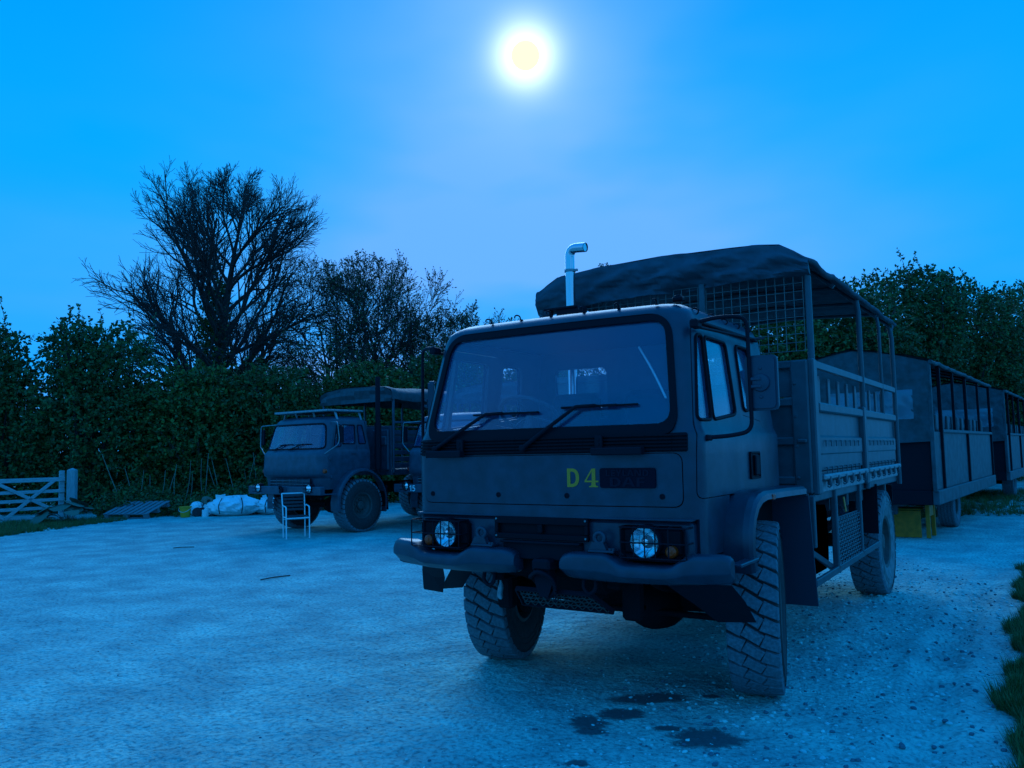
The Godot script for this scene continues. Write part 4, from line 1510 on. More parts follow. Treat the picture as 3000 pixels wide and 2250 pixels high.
	f.fractal_octaves = 3
	var sec := [Vector2(-1.235, 2.955), Vector2(-1.24, 3.03), Vector2(-1.215, 3.085), Vector2(-1.12, 3.15), Vector2(-1.01, 3.215), Vector2(-0.85, 3.235), Vector2(-0.6, 3.25), Vector2(-0.3, 3.262), Vector2(0, 3.268), Vector2(0.3, 3.262), Vector2(0.6, 3.25), Vector2(0.85, 3.235), Vector2(1.01, 3.215), Vector2(1.12, 3.15), Vector2(1.215, 3.085), Vector2(1.24, 3.03), Vector2(1.235, 2.955)]
	var side_drop := sec.slice(2, sec.size() - 2)
	var zs := steps(-0.93, -5.28, 0.09)
	var cpos := func(q: Vector2, z: float) -> Vector3:
		var bowd := 1.0
		for bz in [-0.98, -2.0, -3.0, -4.1, -5.05]:
			bowd = minf(bowd, absf(z - bz))
		var sag := -0.055 * (1.0 - exp(-pow(bowd / 0.35, 2.0))) * (1.0 if absf(q.x) < 1.15 else 0.25)
		var cr := f.get_noise_3d(q.x * 1.3 + z * 0.8, q.y * 2.0, z * 1.1) * 0.022
		return Vector3(q.x + cr * 0.4 * signf(q.x), q.y + sag + cr, z)
	mb = MB.new()
	# side edges hang as a short roll
	var top := []
	for i in side_drop.size():
		top.append(side_drop[i])
	for thick in [0.0, -0.006]:
		for i in top.size() - 1:
			for j in zs.size() - 1:
				var a: Vector3 = cpos.call(top[i], zs[j]); var b: Vector3 = cpos.call(top[i + 1], zs[j])
				var c: Vector3 = cpos.call(top[i + 1], zs[j + 1]); var d: Vector3 = cpos.call(top[i], zs[j + 1])
				var off := Vector3(0, thick, 0)
				var N := func(q: Vector2, z: float) -> Vector3:
					var dx: Vector3 = cpos.call(q + Vector2(0.05, 0), z) - cpos.call(q - Vector2(0.05, 0), z)
					var slope: Vector2 = (top[mini(i + 1, top.size() - 1)] as Vector2) - top[maxi(i, 0)]
					var t: Vector3 = cpos.call(q + slope * 0.1, z) - cpos.call(q - slope * 0.1, z)
					var dz: Vector3 = cpos.call(q, z - 0.05) - cpos.call(q, z + 0.05)
					return t.cross(dz).normalized() * (1.0 if thick == 0.0 else -1.0)
				mb.quadn(a + off, b + off, c + off, d + off, N.call(top[i], zs[j]), N.call(top[i + 1], zs[j]), N.call(top[i + 1], zs[j + 1]), N.call(top[i], zs[j + 1]))
	# hem rolls along both sides
	for e in [0, top.size() - 1]:
		var path := []
		var rad := []
		for z in zs:
			path.append((cpos.call(top[e], z) as Vector3) + Vector3(0, -0.012, 0))
			rad.append(0.024 + 0.008 * f.get_noise_2d(z * 3.0, e * 7.0))
		mb.tube(path, rad, 8)
	# front valance with folds
	var xs := steps(-1.235, 1.235, 0.055)
	var vpos := func(x: float, v2: float) -> Vector3:
		var yt: float
		yt = 3.0
		for i in sec.size() - 1:
			if x >= sec[i].x and x <= sec[i + 1].x:
				yt = lerpf(sec[i].y, sec[i + 1].y, (x - sec[i].x) / maxf(sec[i + 1].x - sec[i].x, 1e-4))
		if absf(x) > 1.215:
			yt = 3.085
		var q: Vector3 = cpos.call(Vector2(x, yt), -0.93)
		var yb := 2.935 + 0.012 * sin(x * 2.0) - 0.06 * smoothstep(-0.7, -1.2, x)
		var fold := f.get_noise_2d(x * 1.6 + v2 * 1.1, v2 * 1.5 + 5.0) * 0.09 * (0.25 + v2) + 0.045 * sin(v2 * PI)
		return Vector3(q.x * 1.0, lerpf(q.y, yb, v2), -0.93 + fold)
	var vs := steps(0.0, 1.0, 0.1)
	for i in xs.size() - 1:
		for j in vs.size() - 1:
			var N2 := func(x: float, v2: float) -> Vector3:
				var dx: Vector3 = vpos.call(minf(x + 0.02, 1.23), v2) - vpos.call(maxf(x - 0.02, -1.23), v2)
				var dv: Vector3 = vpos.call(x, maxf(v2 - 0.05, 0.0)) - vpos.call(x, minf(v2 + 0.05, 1.0))
				return dx.cross(dv).normalized()
			for back in [0, 1]:
				var s := 1.0 if back == 0 else -1.0
				var o := Vector3(0, 0, -0.006 * back)
				mb.quadn((vpos.call(xs[i], vs[j]) as Vector3) + o, (vpos.call(xs[i + 1], vs[j]) as Vector3) + o, (vpos.call(xs[i + 1], vs[j + 1]) as Vector3) + o, (vpos.call(xs[i], vs[j + 1]) as Vector3) + o, N2.call(xs[i], vs[j]) * s, N2.call(xs[i + 1], vs[j]) * s, N2.call(xs[i + 1], vs[j + 1]) * s, N2.call(xs[i], vs[j + 1]) * s)
	# rear corner flaps
	for sg in [-1.0, 1.0]:
		mb.quad(Vector3(sg * 1.22, 3.09, -5.25), Vector3(sg * 1.22, 3.08, -5.0), Vector3(sg * 1.215, 2.93, -5.02), Vector3(sg * 1.215, 2.94, -5.04))
	put(mb, "canopy", M.canvas, T)
	# wire screen in front
	mb = MB.new()
	wire_grid(mb, -1.17, 1.17, 2.36, 2.96, -0.955, 0.073, 0.0032)
	var scr := put(mb, "wire_screen", M.wire, T)
	mb = MB.new()
	mb.box(Vector3(0.36, 2.62, -0.94), Vector3(0.05, 0.72, 0.03), 0.006)
	put(mb, "screen_upright", M.bed_paint, scr)
	# tailboard
	mb = MB.new()
	mb.box(Vector3(0, 1.62, -5.0), Vector3(2.3, 0.66, 0.04), 0.006)
	put(mb, "tailboard", M.bed_paint, T)
	# side guard, locker and tank
	for sg in [-1.0, 1.0]:
		mb = MB.new()
		mb.bar(Vector3(sg * 1.19, 0.60, -0.82), Vector3(sg * 1.19, 0.62, -3.55), 0.03, 0.055)
		mb.bar(Vector3(sg * 1.18, 1.26, -1.62), Vector3(sg * 1.18, 0.60, -1.62), 0.06, 0.05)
		mb.bar(Vector3(sg * 1.18, 1.26, -2.66), Vector3(sg * 1.18, 0.60, -2.66), 0.06, 0.05)
		mb.bar(Vector3(sg * 1.10, 0.86, -0.86), Vector3(sg * 1.15, 0.62, -1.60), 0.03, 0.05)
		mb.bar(Vector3(sg * 1.19, 1.25, -0.84), Vector3(sg * 1.19, 0.86, -0.84), 0.05, 0.04)
		var g := put(mb, "side_guard", M.bed_paint, T)
		mb = MB.new()
		for i in 13:
			var y := 0.64 + i * 0.03
			var path := []
			for j in 19:
				path.append(Vector3(sg * (1.185 + 0.004 * (j % 2)), y + 0.007 * (1 if (j + i) % 2 == 0 else -1), lerpf(-1.65, -2.63, j / 18.0)))
			mb.tube(path, 0.007, 4, false, false)
		mb.box(Vector3(sg * 1.172, 0.82, -2.14), Vector3(0.008, 0.40, 0.98))
		put(mb, "guard_mesh", M.bed_paint, g)
		mb = MB.new()
		mb.xf = Transform3D(Basis(Vector3(0, 0, 1), Vector3.UP, Vector3(1, 0, 0)), Vector3(sg * 0.82, 0.88 if sg > 0 else 0.74, -1.32))
		mb.extrude(rrect(-0.30, -0.26, 0.30, 0.26, 0.12, 6), -0.30, 0.30)
		mb.extrude(rrect(-0.31, -0.27, 0.31, 0.27, 0.13, 6), 0.18, 0.21)
		mb.extrude(rrect(-0.31, -0.27, 0.31, 0.27, 0.13, 6), -0.21, -0.18)
		put(mb, "fuel_tank", M.black_steel, T)
		mb = MB.new()
		mb.box(Vector3(sg * 1.0, 1.30, -4.3), Vector3(0.34, 0.02, 1.3), 0.006)
		put(mb, "rear_wing", M.black_steel, T)
		mb = MB.new()
		mb.bar(Vector3(sg * 1.06, 1.22, -3.55), Vector3(sg * 1.06, 0.72, -3.52), 0.28, 0.012, Vector3(0, 0, 1))
		put(mb, "splash_plate", M.black_steel, T)
	mb = MB.new()
	mb.xf = Transform3D(Basis(Vector3(0.5, 0, 1).normalized(), 0.12), Vector3(1.185, 1.11, -2.02))
	mb.box(Vector3.ZERO, Vector3(0.008, 0.13, 0.05), 0.003)
	put(mb, "yellow_tag", M.yellow_paint, T)
	# rear underrun bar and lamp posts
	mb = MB.new()
	mb.box(Vector3(0, 0.66, -5.05), Vector3(2.2, 0.10, 0.08), 0.015)
	for sg in [-1.0, 1.0]:
		mb.bar(Vector3(sg * 0.8, 0.66, -5.03), Vector3(sg * 0.8, 1.2, -4.98), 0.06, 0.05)
	put(mb, "rear_bumper", M.black_steel, T)

# ---------------------------------------------------------------- older trucks with rounded cabs
func build_old_trucks() -> void:
	var at := Vector3(-4.20, 0, -18.35)
	var yaw := -38.0
	var A := make_old_truck(at, yaw)
	tag(A, "older dark green truck with roof rack on its cab, parked behind the white chair", "truck", "older canvas-topped trucks")
	var x := Vector3(cos(deg_to_rad(yaw)), 0, -sin(deg_to_rad(yaw)))
	var z := Vector3(sin(deg_to_rad(yaw)), 0, cos(deg_to_rad(yaw)))
	var B := copy_of(A, "old_truck", at + x * 2.88 + z * -1.6, yaw)
	B.set_meta("label", "older truck with white 15 on its bumper, half hidden by the nearest truck")
	for n in ["roof_rack", "exhaust_stack"]:
		var q := B.get_node_or_null(n)
		if q:
			B.remove_child(q)
			q.free()
	text("15", 0.17, 0.004, M.white_letter, false, B, "painted_number", Transform3D(Basis(), Vector3(-0.66, 0.905, 1.066)))

func make_old_truck(at: Vector3, yaw: float) -> Node3D:
	var T := base("old_truck", at, yaw)
	var P := {"w": [[0.9, 1.0], [1.2, 1.04], [1.68, 1.04], [1.75, 1.015], [2.28, 0.95], [2.36, 0.93], [2.41, 0.89], [2.44, 0.83], [2.455, 0.74]],
		"f": [[0.9, 0.84], [1.16, 0.86], [1.20, 0.92], [1.30, 0.945], [1.68, 0.92], [1.73, 0.86], [1.76, 0.845], [2.28, 0.70], [2.36, 0.66], [2.41, 0.61], [2.44, 0.54], [2.455, 0.45]],
		"b": [[0.9, -0.44], [1.75, -0.44], [2.36, -0.36], [2.455, -0.25]], "r": 0.2, "a": 0.8, "c": 0.3, "L": 1.1, "bow": 0.05}
	var fm := cab_map(P)
	var S := 2.2
	var sb := steps(-S, -1.1, 0.1) + steps(-1.1, -0.8, 0.05).slice(1) + steps(-0.8, 0.8, 0.16).slice(1) + steps(0.8, 1.1, 0.05).slice(1) + steps(1.1, S, 0.1).slice(1)
	var yb := steps(0.9, 1.14, 0.12) + [1.17, 1.2, 1.25] + steps(1.3, 1.68, 0.12) + [1.72, 1.76] + steps(1.76, 2.34, 0.1).slice(1)
	var screen := rround([Vector2(-0.99, 1.75), Vector2(0.99, 1.75), Vector2(0.93, 2.30), Vector2(-0.93, 2.30)], 0.12, 6)
	var screen_in := rround([Vector2(-0.96, 1.78), Vector2(0.96, 1.78), Vector2(0.90, 2.27), Vector2(-0.90, 2.27)], 0.10, 6)
	var wins := []
	for sg in [-1.0, 1.0]:
		for q in [[1.16, 1.36, 1.80, 1.16, 1.30], [1.40, 1.78, 1.86, 1.34, 1.80], [1.90, 2.12, 1.86, 1.90, 2.08]]:
			var pts := [Vector2(sg * q[0], q[2]), Vector2(sg * q[1], q[2]), Vector2(sg * q[4], 2.26), Vector2(sg * q[3], 2.26)]
			if sg < 0:
				pts.reverse()
			wins.append(rround(pts, 0.04, 4))
	# wheel arch cut into the side
	var out := PackedVector2Array()
	var arch := func(sg: float) -> Array:
		var a := []
		for i in 13:
			var t := PI * i / 12.0
			a.append(Vector2(sg * (1.1 + (0.67 - (-0.10 + 0.70 * cos(t))) / 1.11 * 1.1), 0.60 + 0.74 * sin(t)))
		return a
	var ar: Array = arch.call(1.0)
	var al: Array = arch.call(-1.0)
	al.reverse()
	for q in al:
		if q.x > -S:
			out.append(Vector2(q.x, maxf(q.y, 0.92)))
	out.append(Vector2(-1.1, 0.92))
	out.append(Vector2(1.1, 0.92))
	for q in ar:
		if q.x < S:
			out.append(Vector2(q.x, maxf(q.y, 0.92)))
	out.append(Vector2(S, 1.3))
	out.append(Vector2(S, 2.34))
	out.append(Vector2(-S, 2.34))
	out.append(Vector2(-S, 1.3))
	var clean := PackedVector2Array()
	for q in out:
		if clean.is_empty() or clean[-1].distance_to(q) > 0.004:
			clean.append(q)
	var mb := MB.new()
	mb.sheet(clean, [screen] + wins, fm, sb, yb, 0.0, -0.03)
	put(mb, "cab_shell", M.old_paint, T)
	mb = MB.new()
	roof_mesh(mb, fm, S, [2.34, 2.36, 2.385, 2.41, 2.43, 2.445, 2.455], 0.02)
	put(mb, "roof", M.old_paint, T)
	mb = MB.new()
	mb.sheet(screen, [screen_in], fm, sb, yb, 0.012, -0.012)
	put(mb, "windscreen_seal", M.black_trim, T)
	mb = MB.new()
	mb.sheet(screen_in, [], fm, sb, yb, -0.002, -0.008)
	put(mb, "windscreen", M.glass, T)
	for w in wins:
		mb = MB.new()
		mb.sheet(w, [], fm, sb, yb, -0.006, -0.011)
		put(mb, "window", M.glass, T)
		mb = MB.new()
		var lp := []
		for q in w:
			lp.append(q)
		mb.tube(mapped_path(fm, lp, 0.002), 0.012, 5, true)
		put(mb, "window_seal", M.black_trim, T)
	# door seams as raised beads, handle, hinges
	for sg in [-1.0, 1.0]:
		mb = MB.new()
		var bead := [Vector2(sg * 1.12, 1.05), Vector2(sg * 1.12, 1.6), Vector2(sg * 1.12, 2.28)]
		mb.tube(mapped_path(fm, bead, 0.0), 0.007, 5)
		bead = [Vector2(sg * 1.84, 1.36), Vector2(sg * 1.84, 1.7), Vector2(sg * 1.83, 2.28)]
		mb.tube(mapped_path(fm, bead, 0.0), 0.007, 5)
		for y in [1.18, 1.56]:
			var c: Vector3 = mapped_path(fm, [Vector2(sg * 1.11, y)], 0.01)[0]
			mb.box(c, Vector3(0.03, 0.07, 0.05), 0.008)
		var hp := mapped_path(fm, [Vector2(sg * 1.68, 1.66), Vector2(sg * 1.80, 1.66)], 0.02)
		mb.bar(hp[0], hp[1], 0.02, 0.025)
		put(mb, "door_trim", M.old_paint, T)
		# round side lamp on the corner
		mb = MB.new()
		var lc: Vector3 = mapped_path(fm, [Vector2(sg * 1.02, 1.30)], 0.0)[0]
		mb.xf = Transform3D(Basis(Vector3.RIGHT, PI / 2), lc)
		mb.lathe([Vector2(0.045, -0.02), Vector2(0.045, 0.03), Vector2(0.03, 0.04), Vector2(0.001, 0.042)], 14)
		put(mb, "side_lamp", M.red_lamp if sg < 0 else M.amber, T)
	# rear wall and interior
	mb = MB.new()
	mb.box(Vector3(0, 1.85, -0.42), Vector3(1.9, 1.0, 0.04), 0.01)
	put(mb, "rear_wall", M.old_paint, T)
	mb = MB.new()
	mb.box(Vector3(0, 1.30, 0.2), Vector3(1.8, 0.05, 1.2))
	mb.box(Vector3(0, 1.62, 0.66), Vector3(1.7, 0.2, 0.2), 0.05)
	put(mb, "cab_floor", M.interior, T)
	for x in [-0.45, 0.45]:
		mb = MB.new()
		mb.box(Vector3(x, 1.50, 0.0), Vector3(0.5, 0.15, 0.45), 0.05)
		mb.box(Vector3(x, 1.82, -0.24), Vector3(0.48, 0.55, 0.12), 0.05)
		put(mb, "seat", M.cloth_seat, T)
	mb = MB.new()
	var ring := []
	var wt := Transform3D(Basis(Vector3.RIGHT, -0.5), Vector3(-0.42, 1.78, 0.42))
	for i in 20:
		var a := TAU * i / 20
		ring.append(wt * Vector3(cos(a) * 0.23, 0, sin(a) * 0.23))
	mb.tube(ring, 0.016, 6, true)
	put(mb, "steering_wheel", M.black_trim, T)
	# grille of narrow bars in the recess
	mb = MB.new()
	mb.box(Vector3(0, 1.05, 0.865), Vector3(1.36, 0.20, 0.02), 0.01)
	var gr := put(mb, "grille", M.chassis, T)
	for i in 6:
		mb = MB.new()
		mb.box(Vector3(0, 0.968 + i * 0.033, 0.885), Vector3(1.34, 0.014, 0.02), 0.003)
		put(mb, "grille_bar", M.galvanised if i % 2 == 0 else M.old_paint, gr)
	mb = MB.new()
	for x in steps(-0.66, 0.66, 0.22):
		mb.box(Vector3(x, 1.05, 0.892), Vector3(0.014, 0.2, 0.014), 0.003)
	put(mb, "grille_upright", M.old_paint, gr)
	# bumper with lamps let in
	mb = MB.new()
	mb.box(Vector3(0, 0.905, 1.0), Vector3(2.44, 0.17, 0.12), 0.012)
	mb.box(Vector3(0, 0.905, 1.062), Vector3(0.24, 0.15, 0.02), 0.02)
	put(mb, "bumper", M.old_paint, T)
	for sg in [-1.0, 1.0]:
		mb = MB.new()
		mb.xf = Transform3D(Basis(Vector3.RIGHT, PI / 2), Vector3(sg * 0.86, 0.95, 1.02))
		mb.lathe([Vector2(0.10, -0.05), Vector2(0.10, 0.05), Vector2(0.088, 0.06), Vector2(0.084, 0.05)], 20)
		var lamp := put(mb, "headlamp", M.black_steel, T)
		mb = MB.new()
		mb.xf = Transform3D(Basis(Vector3.RIGHT, PI / 2), Vector3(sg * 0.86, 0.95, 1.03))
		mb.lathe([Vector2(0.084, 0.04), Vector2(0.04, 0.052), Vector2(0.001, 0.055)], 20, true)
		put(mb, "lens", M.reflector, lamp)
		mb = MB.new()
		for y in [0.88, 0.95, 1.02]:
			mb.tube(bent([Vector3(sg * 0.86 - 0.12, y, 1.05), Vector3(sg * 0.86 - 0.12, y, 1.13), Vector3(sg * 0.86 + 0.12, y, 1.13), Vector3(sg * 0.86 + 0.12, y, 1.05)], 0.02, 3), 0.006, 5)
		put(mb, "lamp_guard", M.black_steel, lamp)
	mb = MB.new()
	for sg in [-1.0, 1.0]:
		mb.box(Vector3(sg * 1.13, 0.83, 0.80), Vector3(0.18, 0.02, 0.36), 0.005)
	put(mb, "step_plate", M.old_paint, T)
	mb = MB.new()
	mb.box(Vector3(-0.02, 0.90, 1.09), Vector3(0.10, 0.10, 0.06), 0.02)
	mb.tube(spline([Vector3(-0.06, 0.95, 1.10), Vector3(0.0, 1.0, 1.14), Vector3(0.06, 0.95, 1.12), Vector3(0.04, 0.86, 1.12)], 4), 0.02, 8)
	put(mb, "tow_hook", M.black_steel, T)
	# flared wheel arches
	for sg in [-1.0, 1.0]:
		mb = MB.new()
		var pr := []
		for i in 17:
			var t := lerpf(-0.18, PI + 0.30, i / 16.0)
			pr.append(Vector2(-0.10 + 0.70 * cos(t), 0.60 + 0.74 * sin(t)))
		for i in pr.size() - 1:
			for k in 4:
				var x0: float = [0.98, 1.17, 1.215, 1.22][k]
				var x1: float = [1.17, 1.215, 1.22, 1.20][k]
				var o0: float = [0.0, 0.0, -0.02, -0.06][k]
				var o1: float = [0.0, -0.02, -0.06, -0.06][k]
				var cen := Vector2(-0.10, 0.60)
				var qa: Vector2 = pr[i]
				var qb: Vector2 = pr[i + 1]
				var f0 := func(q: Vector2, x: float, o: float) -> Vector3:
					var r: Vector2 = q + (q - cen).normalized() * o
					return Vector3(sg * x, r.y, r.x)
				mb.quad(f0.call(qa, x0, o0), f0.call(qb, x0, o0), f0.call(qb, x1, o1), f0.call(qa, x1, o1))
		put(mb, "wheel_arch", M.old_paint, T)
		mb = MB.new()
		mb.bar(Vector3(sg * 1.08, 0.95, -0.76), Vector3(sg * 1.08, 0.42, -0.80), 0.28, 0.012, Vector3(0, 0, 1))
		put(mb, "mud_flap", M.black_steel, T)
		# mirrors on thin wire arms
		mb = MB.new()
		mb.tube(bent([Vector3(sg * 0.90, 2.32, 0.52), Vector3(sg * 1.30, 2.30, 0.68), Vector3(sg * 1.34, 1.95, 0.66), Vector3(sg * 1.32, 1.84, 0.68), Vector3(sg * 1.02, 1.66, 0.78)], 0.05, 4), 0.011, 6)
		var arm := put(mb, "mirror_arm", M.galvanised, T)
		mb = MB.new()
		mb.xf = Transform3D(Basis(Vector3.UP, sg * 0.1), Vector3(sg * 1.32, 2.05, 0.63))
		mb.extrude(rrect(-0.085, -0.17, 0.085, 0.17, 0.03, 4), -0.02, 0.02)
		put(mb, "mirror_head", M.black_steel, arm)
	# wipers
	for q in [[-0.62, -0.2, 0.1], [-0.05, 0.36, 0.1]]:
		mb = MB.new()
		mb.tube(mapped_path(fm, [Vector2(q[0], 1.73), Vector2(q[1], 1.86)], 0.03), 0.012, 6)
		mb.tube(mapped_path(fm, [Vector2(q[1] - 0.22, 1.85), Vector2(q[1], 1.862), Vector2(q[1] + 0.25, 1.86)], 0.015), 0.012, 6)
		put(mb, "wiper", M.black_steel, T)
	# roof rack: flat pale tray on brackets
	mb = MB.new()
	mb.box(Vector3(0.0, 2.555, 0.12), Vector3(1.75, 0.022, 1.0), 0.006)
	for z in [-0.37, 0.61]:
		mb.box(Vector3(0, 2.57, z), Vector3(1.79, 0.04, 0.03), 0.006)
	for x in [-0.88, 0.88]:
		mb.box(Vector3(x, 2.57, 0.12), Vector3(0.03, 0.04, 1.0), 0.006)
		for z in [-0.30, 0.36]:
			mb.bar(Vector3(x * 1.04, 2.37, z), Vector3(x * 0.95, 2.55, z), 0.05, 0.03)
	for x in [-0.3, 0.3]:
		mb.bar(Vector3(x, 2.42, 0.45), Vector3(x, 2.55, 0.5), 0.05, 0.03)
	put(mb, "roof_rack", M.galvanised, T)
	# exhaust stack
	mb = MB.new()
	mb.tube([Vector3(1.12, 1.25, -0.60), Vector3(1.12, 3.32, -0.60)], 0.055, 14)
	mb.tube([Vector3(1.12, 1.3, -0.60), Vector3(1.12, 2.3, -0.60)], 0.075, 14)
	put(mb, "exhaust_stack", M.black_steel, T)
	# chassis, axles, wheels
	mb = MB.new()
	for sg in [-1.0, 1.0]:
		mb.box(Vector3(sg * 0.42, 0.86, -1.8), Vector3(0.08, 0.22, 5.5), 0.01)
	mb.box(Vector3(0, 1.0, 0.1), Vector3(0.8, 0.5, 1.3), 0.1)
	for z in [-0.1, -4.0]:
		mb.tube([Vector3(-0.95, 0.56, z), Vector3(0.95, 0.56, z)], 0.08, 10)
		mb.xf = Transform3D(Basis(Vector3.RIGHT, PI / 2), Vector3(0.2, 0.55, z))
		mb.lathe([Vector2(0.02, -0.2), Vector2(0.16, -0.1), Vector2(0.19, 0), Vector2(0.16, 0.1), Vector2(0.02, 0.2)], 14, true)
		mb.xf = Transform3D()
	put(mb, "chassis", M.chassis, T)
	var wm := wheel_meshes("old", 0.56, 0.34, 0, M.dusty_rubber, M.rubber)
	for z in [-0.1, -4.0]:
		add_wheel(T, wm, Vector3(-1.02, 0.555, z), true, 0.0, 0.4)
		add_wheel(T, wm, Vector3(1.02, 0.555, z), false, 0.0, 0.8)
	# bed with slatted sides, posts and canopy
	mb = MB.new()
	mb.box(Vector3(0, 1.22, -3.0), Vector3(2.36, 0.12, 4.1), 0.01)
	put(mb, "bed_floor", M.old_paint, T)
	mb = MB.new()
	mb.box(Vector3(0, 1.75, -0.98), Vector3(2.3, 1.0, 0.04), 0.01)
	mb.box(Vector3(0.85, 1.72, -0.94), Vector3(0.5, 0.9, 0.06), 0.02)
	mb.box(Vector3(0.98, 1.92, -0.90), Vector3(0.18, 0.2, 0.05), 0.02)
	put(mb, "headboard", M.old_paint, T)
	for sg in [-1.0, 1.0]:
		for i in 6:
			mb = MB.new()
			mb.box(Vector3(sg * 1.16, 1.36 + i * 0.15, -3.0), Vector3(0.03, 0.10, 4.0), 0.006)
			put(mb, "side_plank", M.old_paint, T)
		for z in [-1.0, -2.3, -3.6, -5.0]:
			mb = MB.new()
			mb.bar(Vector3(sg * 1.19, 1.2, z), Vector3(sg * 1.19, 2.95, z), 0.05, 0.05)
			put(mb, "canopy_post", M.old_paint, T)
		mb = MB.new()
		mb.bar(Vector3(sg * 1.19, 2.33, -1.0), Vector3(sg * 1.19, 2.33, -5.0), 0.035, 0.05)
		put(mb, "safety_rail", M.old_paint, T)
	var f := FastNoiseLite.new()
	f.seed = 5
	f.frequency = 1.2
	mb = MB.new()
	var sec := [Vector2(-1.22, 2.84), Vector2(-1.225, 2.98), Vector2(-1.18, 3.05), Vector2(-1.0, 3.12), Vector2(-0.5, 3.17), Vector2(0, 3.185), Vector2(0.5, 3.17), Vector2(1.0, 3.12), Vector2(1.18, 3.05), Vector2(1.225, 2.98), Vector2(1.22, 2.84)]
	var cp := func(i: int, z: float) -> Vector3:
		var q: Vector2 = sec[i]
		var cr := f.get_noise_3d(q.x * 1.5, q.y * 3.0, z * 1.5) * 0.03
		return Vector3(q.x * (1.0 + cr * 0.4), q.y + cr - 0.03 * absf(sin((z + 1.0) * 2.4)), z)
	var zs := steps(-0.92, -5.1, 0.1)
	mb.grid(zs.size() - 1, sec.size() - 1, func(i, j): return cp.call(j, zs[i]), 0.01)
	# front valance
	for i in range(1, sec.size() - 2):
		var a: Vector3 = cp.call(i, -0.92)
		var b: Vector3 = cp.call(i + 1, -0.92)
		var k := 4
		for t in k:
			var a0 := Vector3(a.x, lerpf(a.y, 2.80, float(t) / k), -0.92 + 0.03 * sin(t * 2.0 + i))
			var a1 := Vector3(a.x, lerpf(a.y, 2.80, float(t + 1) / k), -0.92 + 0.03 * sin((t + 1) * 2.0 + i))
			var b0 := Vector3(b.x, lerpf(b.y, 2.80, float(t) / k), -0.92 + 0.03 * sin(t * 2.0 + i + 1))
			var b1 := Vector3(b.x, lerpf(b.y, 2.80, float(t + 1) / k), -0.92 + 0.03 * sin((t + 1) * 2.0 + i + 1))
			mb.quad(a0, a1, b1, b0)
	put(mb, "canopy", M.tarp, T)
	return T

# ---------------------------------------------------------------- passenger trailers
func build_trailers() -> void:
	var A := make_trailer(Vector3(6.99, 0, -13.86), -36.0)
	tag(A, "tarpaulin covered passenger trailer standing directly behind the nearest truck", "trailer", "covered passenger trailers")
	A.rotation.x = 0.0
	var B := copy_of(A, "passenger_trailer", Vector3(13.15, 0, -22.2), -36.0)
	B.set_meta("label", "farther covered passenger trailer at the right edge by the hedge")
	# yellow stand by the corner of the near trailer
	var Y := base("yellow_stand", Vector3(7.10, 0, -14.40), -36.0)
	tag(Y, "yellow painted boxed step stand under the corner of the near trailer", "stand")
	var mb := MB.new()
	mb.box(Vector3(-0.42, 0.24, 0.0), Vector3(0.62, 0.46, 0.03), 0.006)
	put(mb, "panel", M.yellow_paint, Y)
	for q in [[0.0, 0.0], [0.0, -0.5]]:
		mb = MB.new()
		mb.box(Vector3(q[0], 0.29, q[1]), Vector3(0.07, 0.57, 0.05), 0.008)
		put(mb, "post", M.yellow_paint, Y)
	mb = MB.new()
	mb.box(Vector3(0.0, 0.47, -0.25), Vector3(0.03, 0.20, 0.46), 0.006)
	put(mb, "top_plate", M.yellow_paint, Y)
	mb = MB.new()
	mb.box(Vector3(-0.42, 0.49, -0.25), Vector3(0.62, 0.025, 0.5), 0.006)
	put(mb, "tread_board", M.yellow_paint, Y)

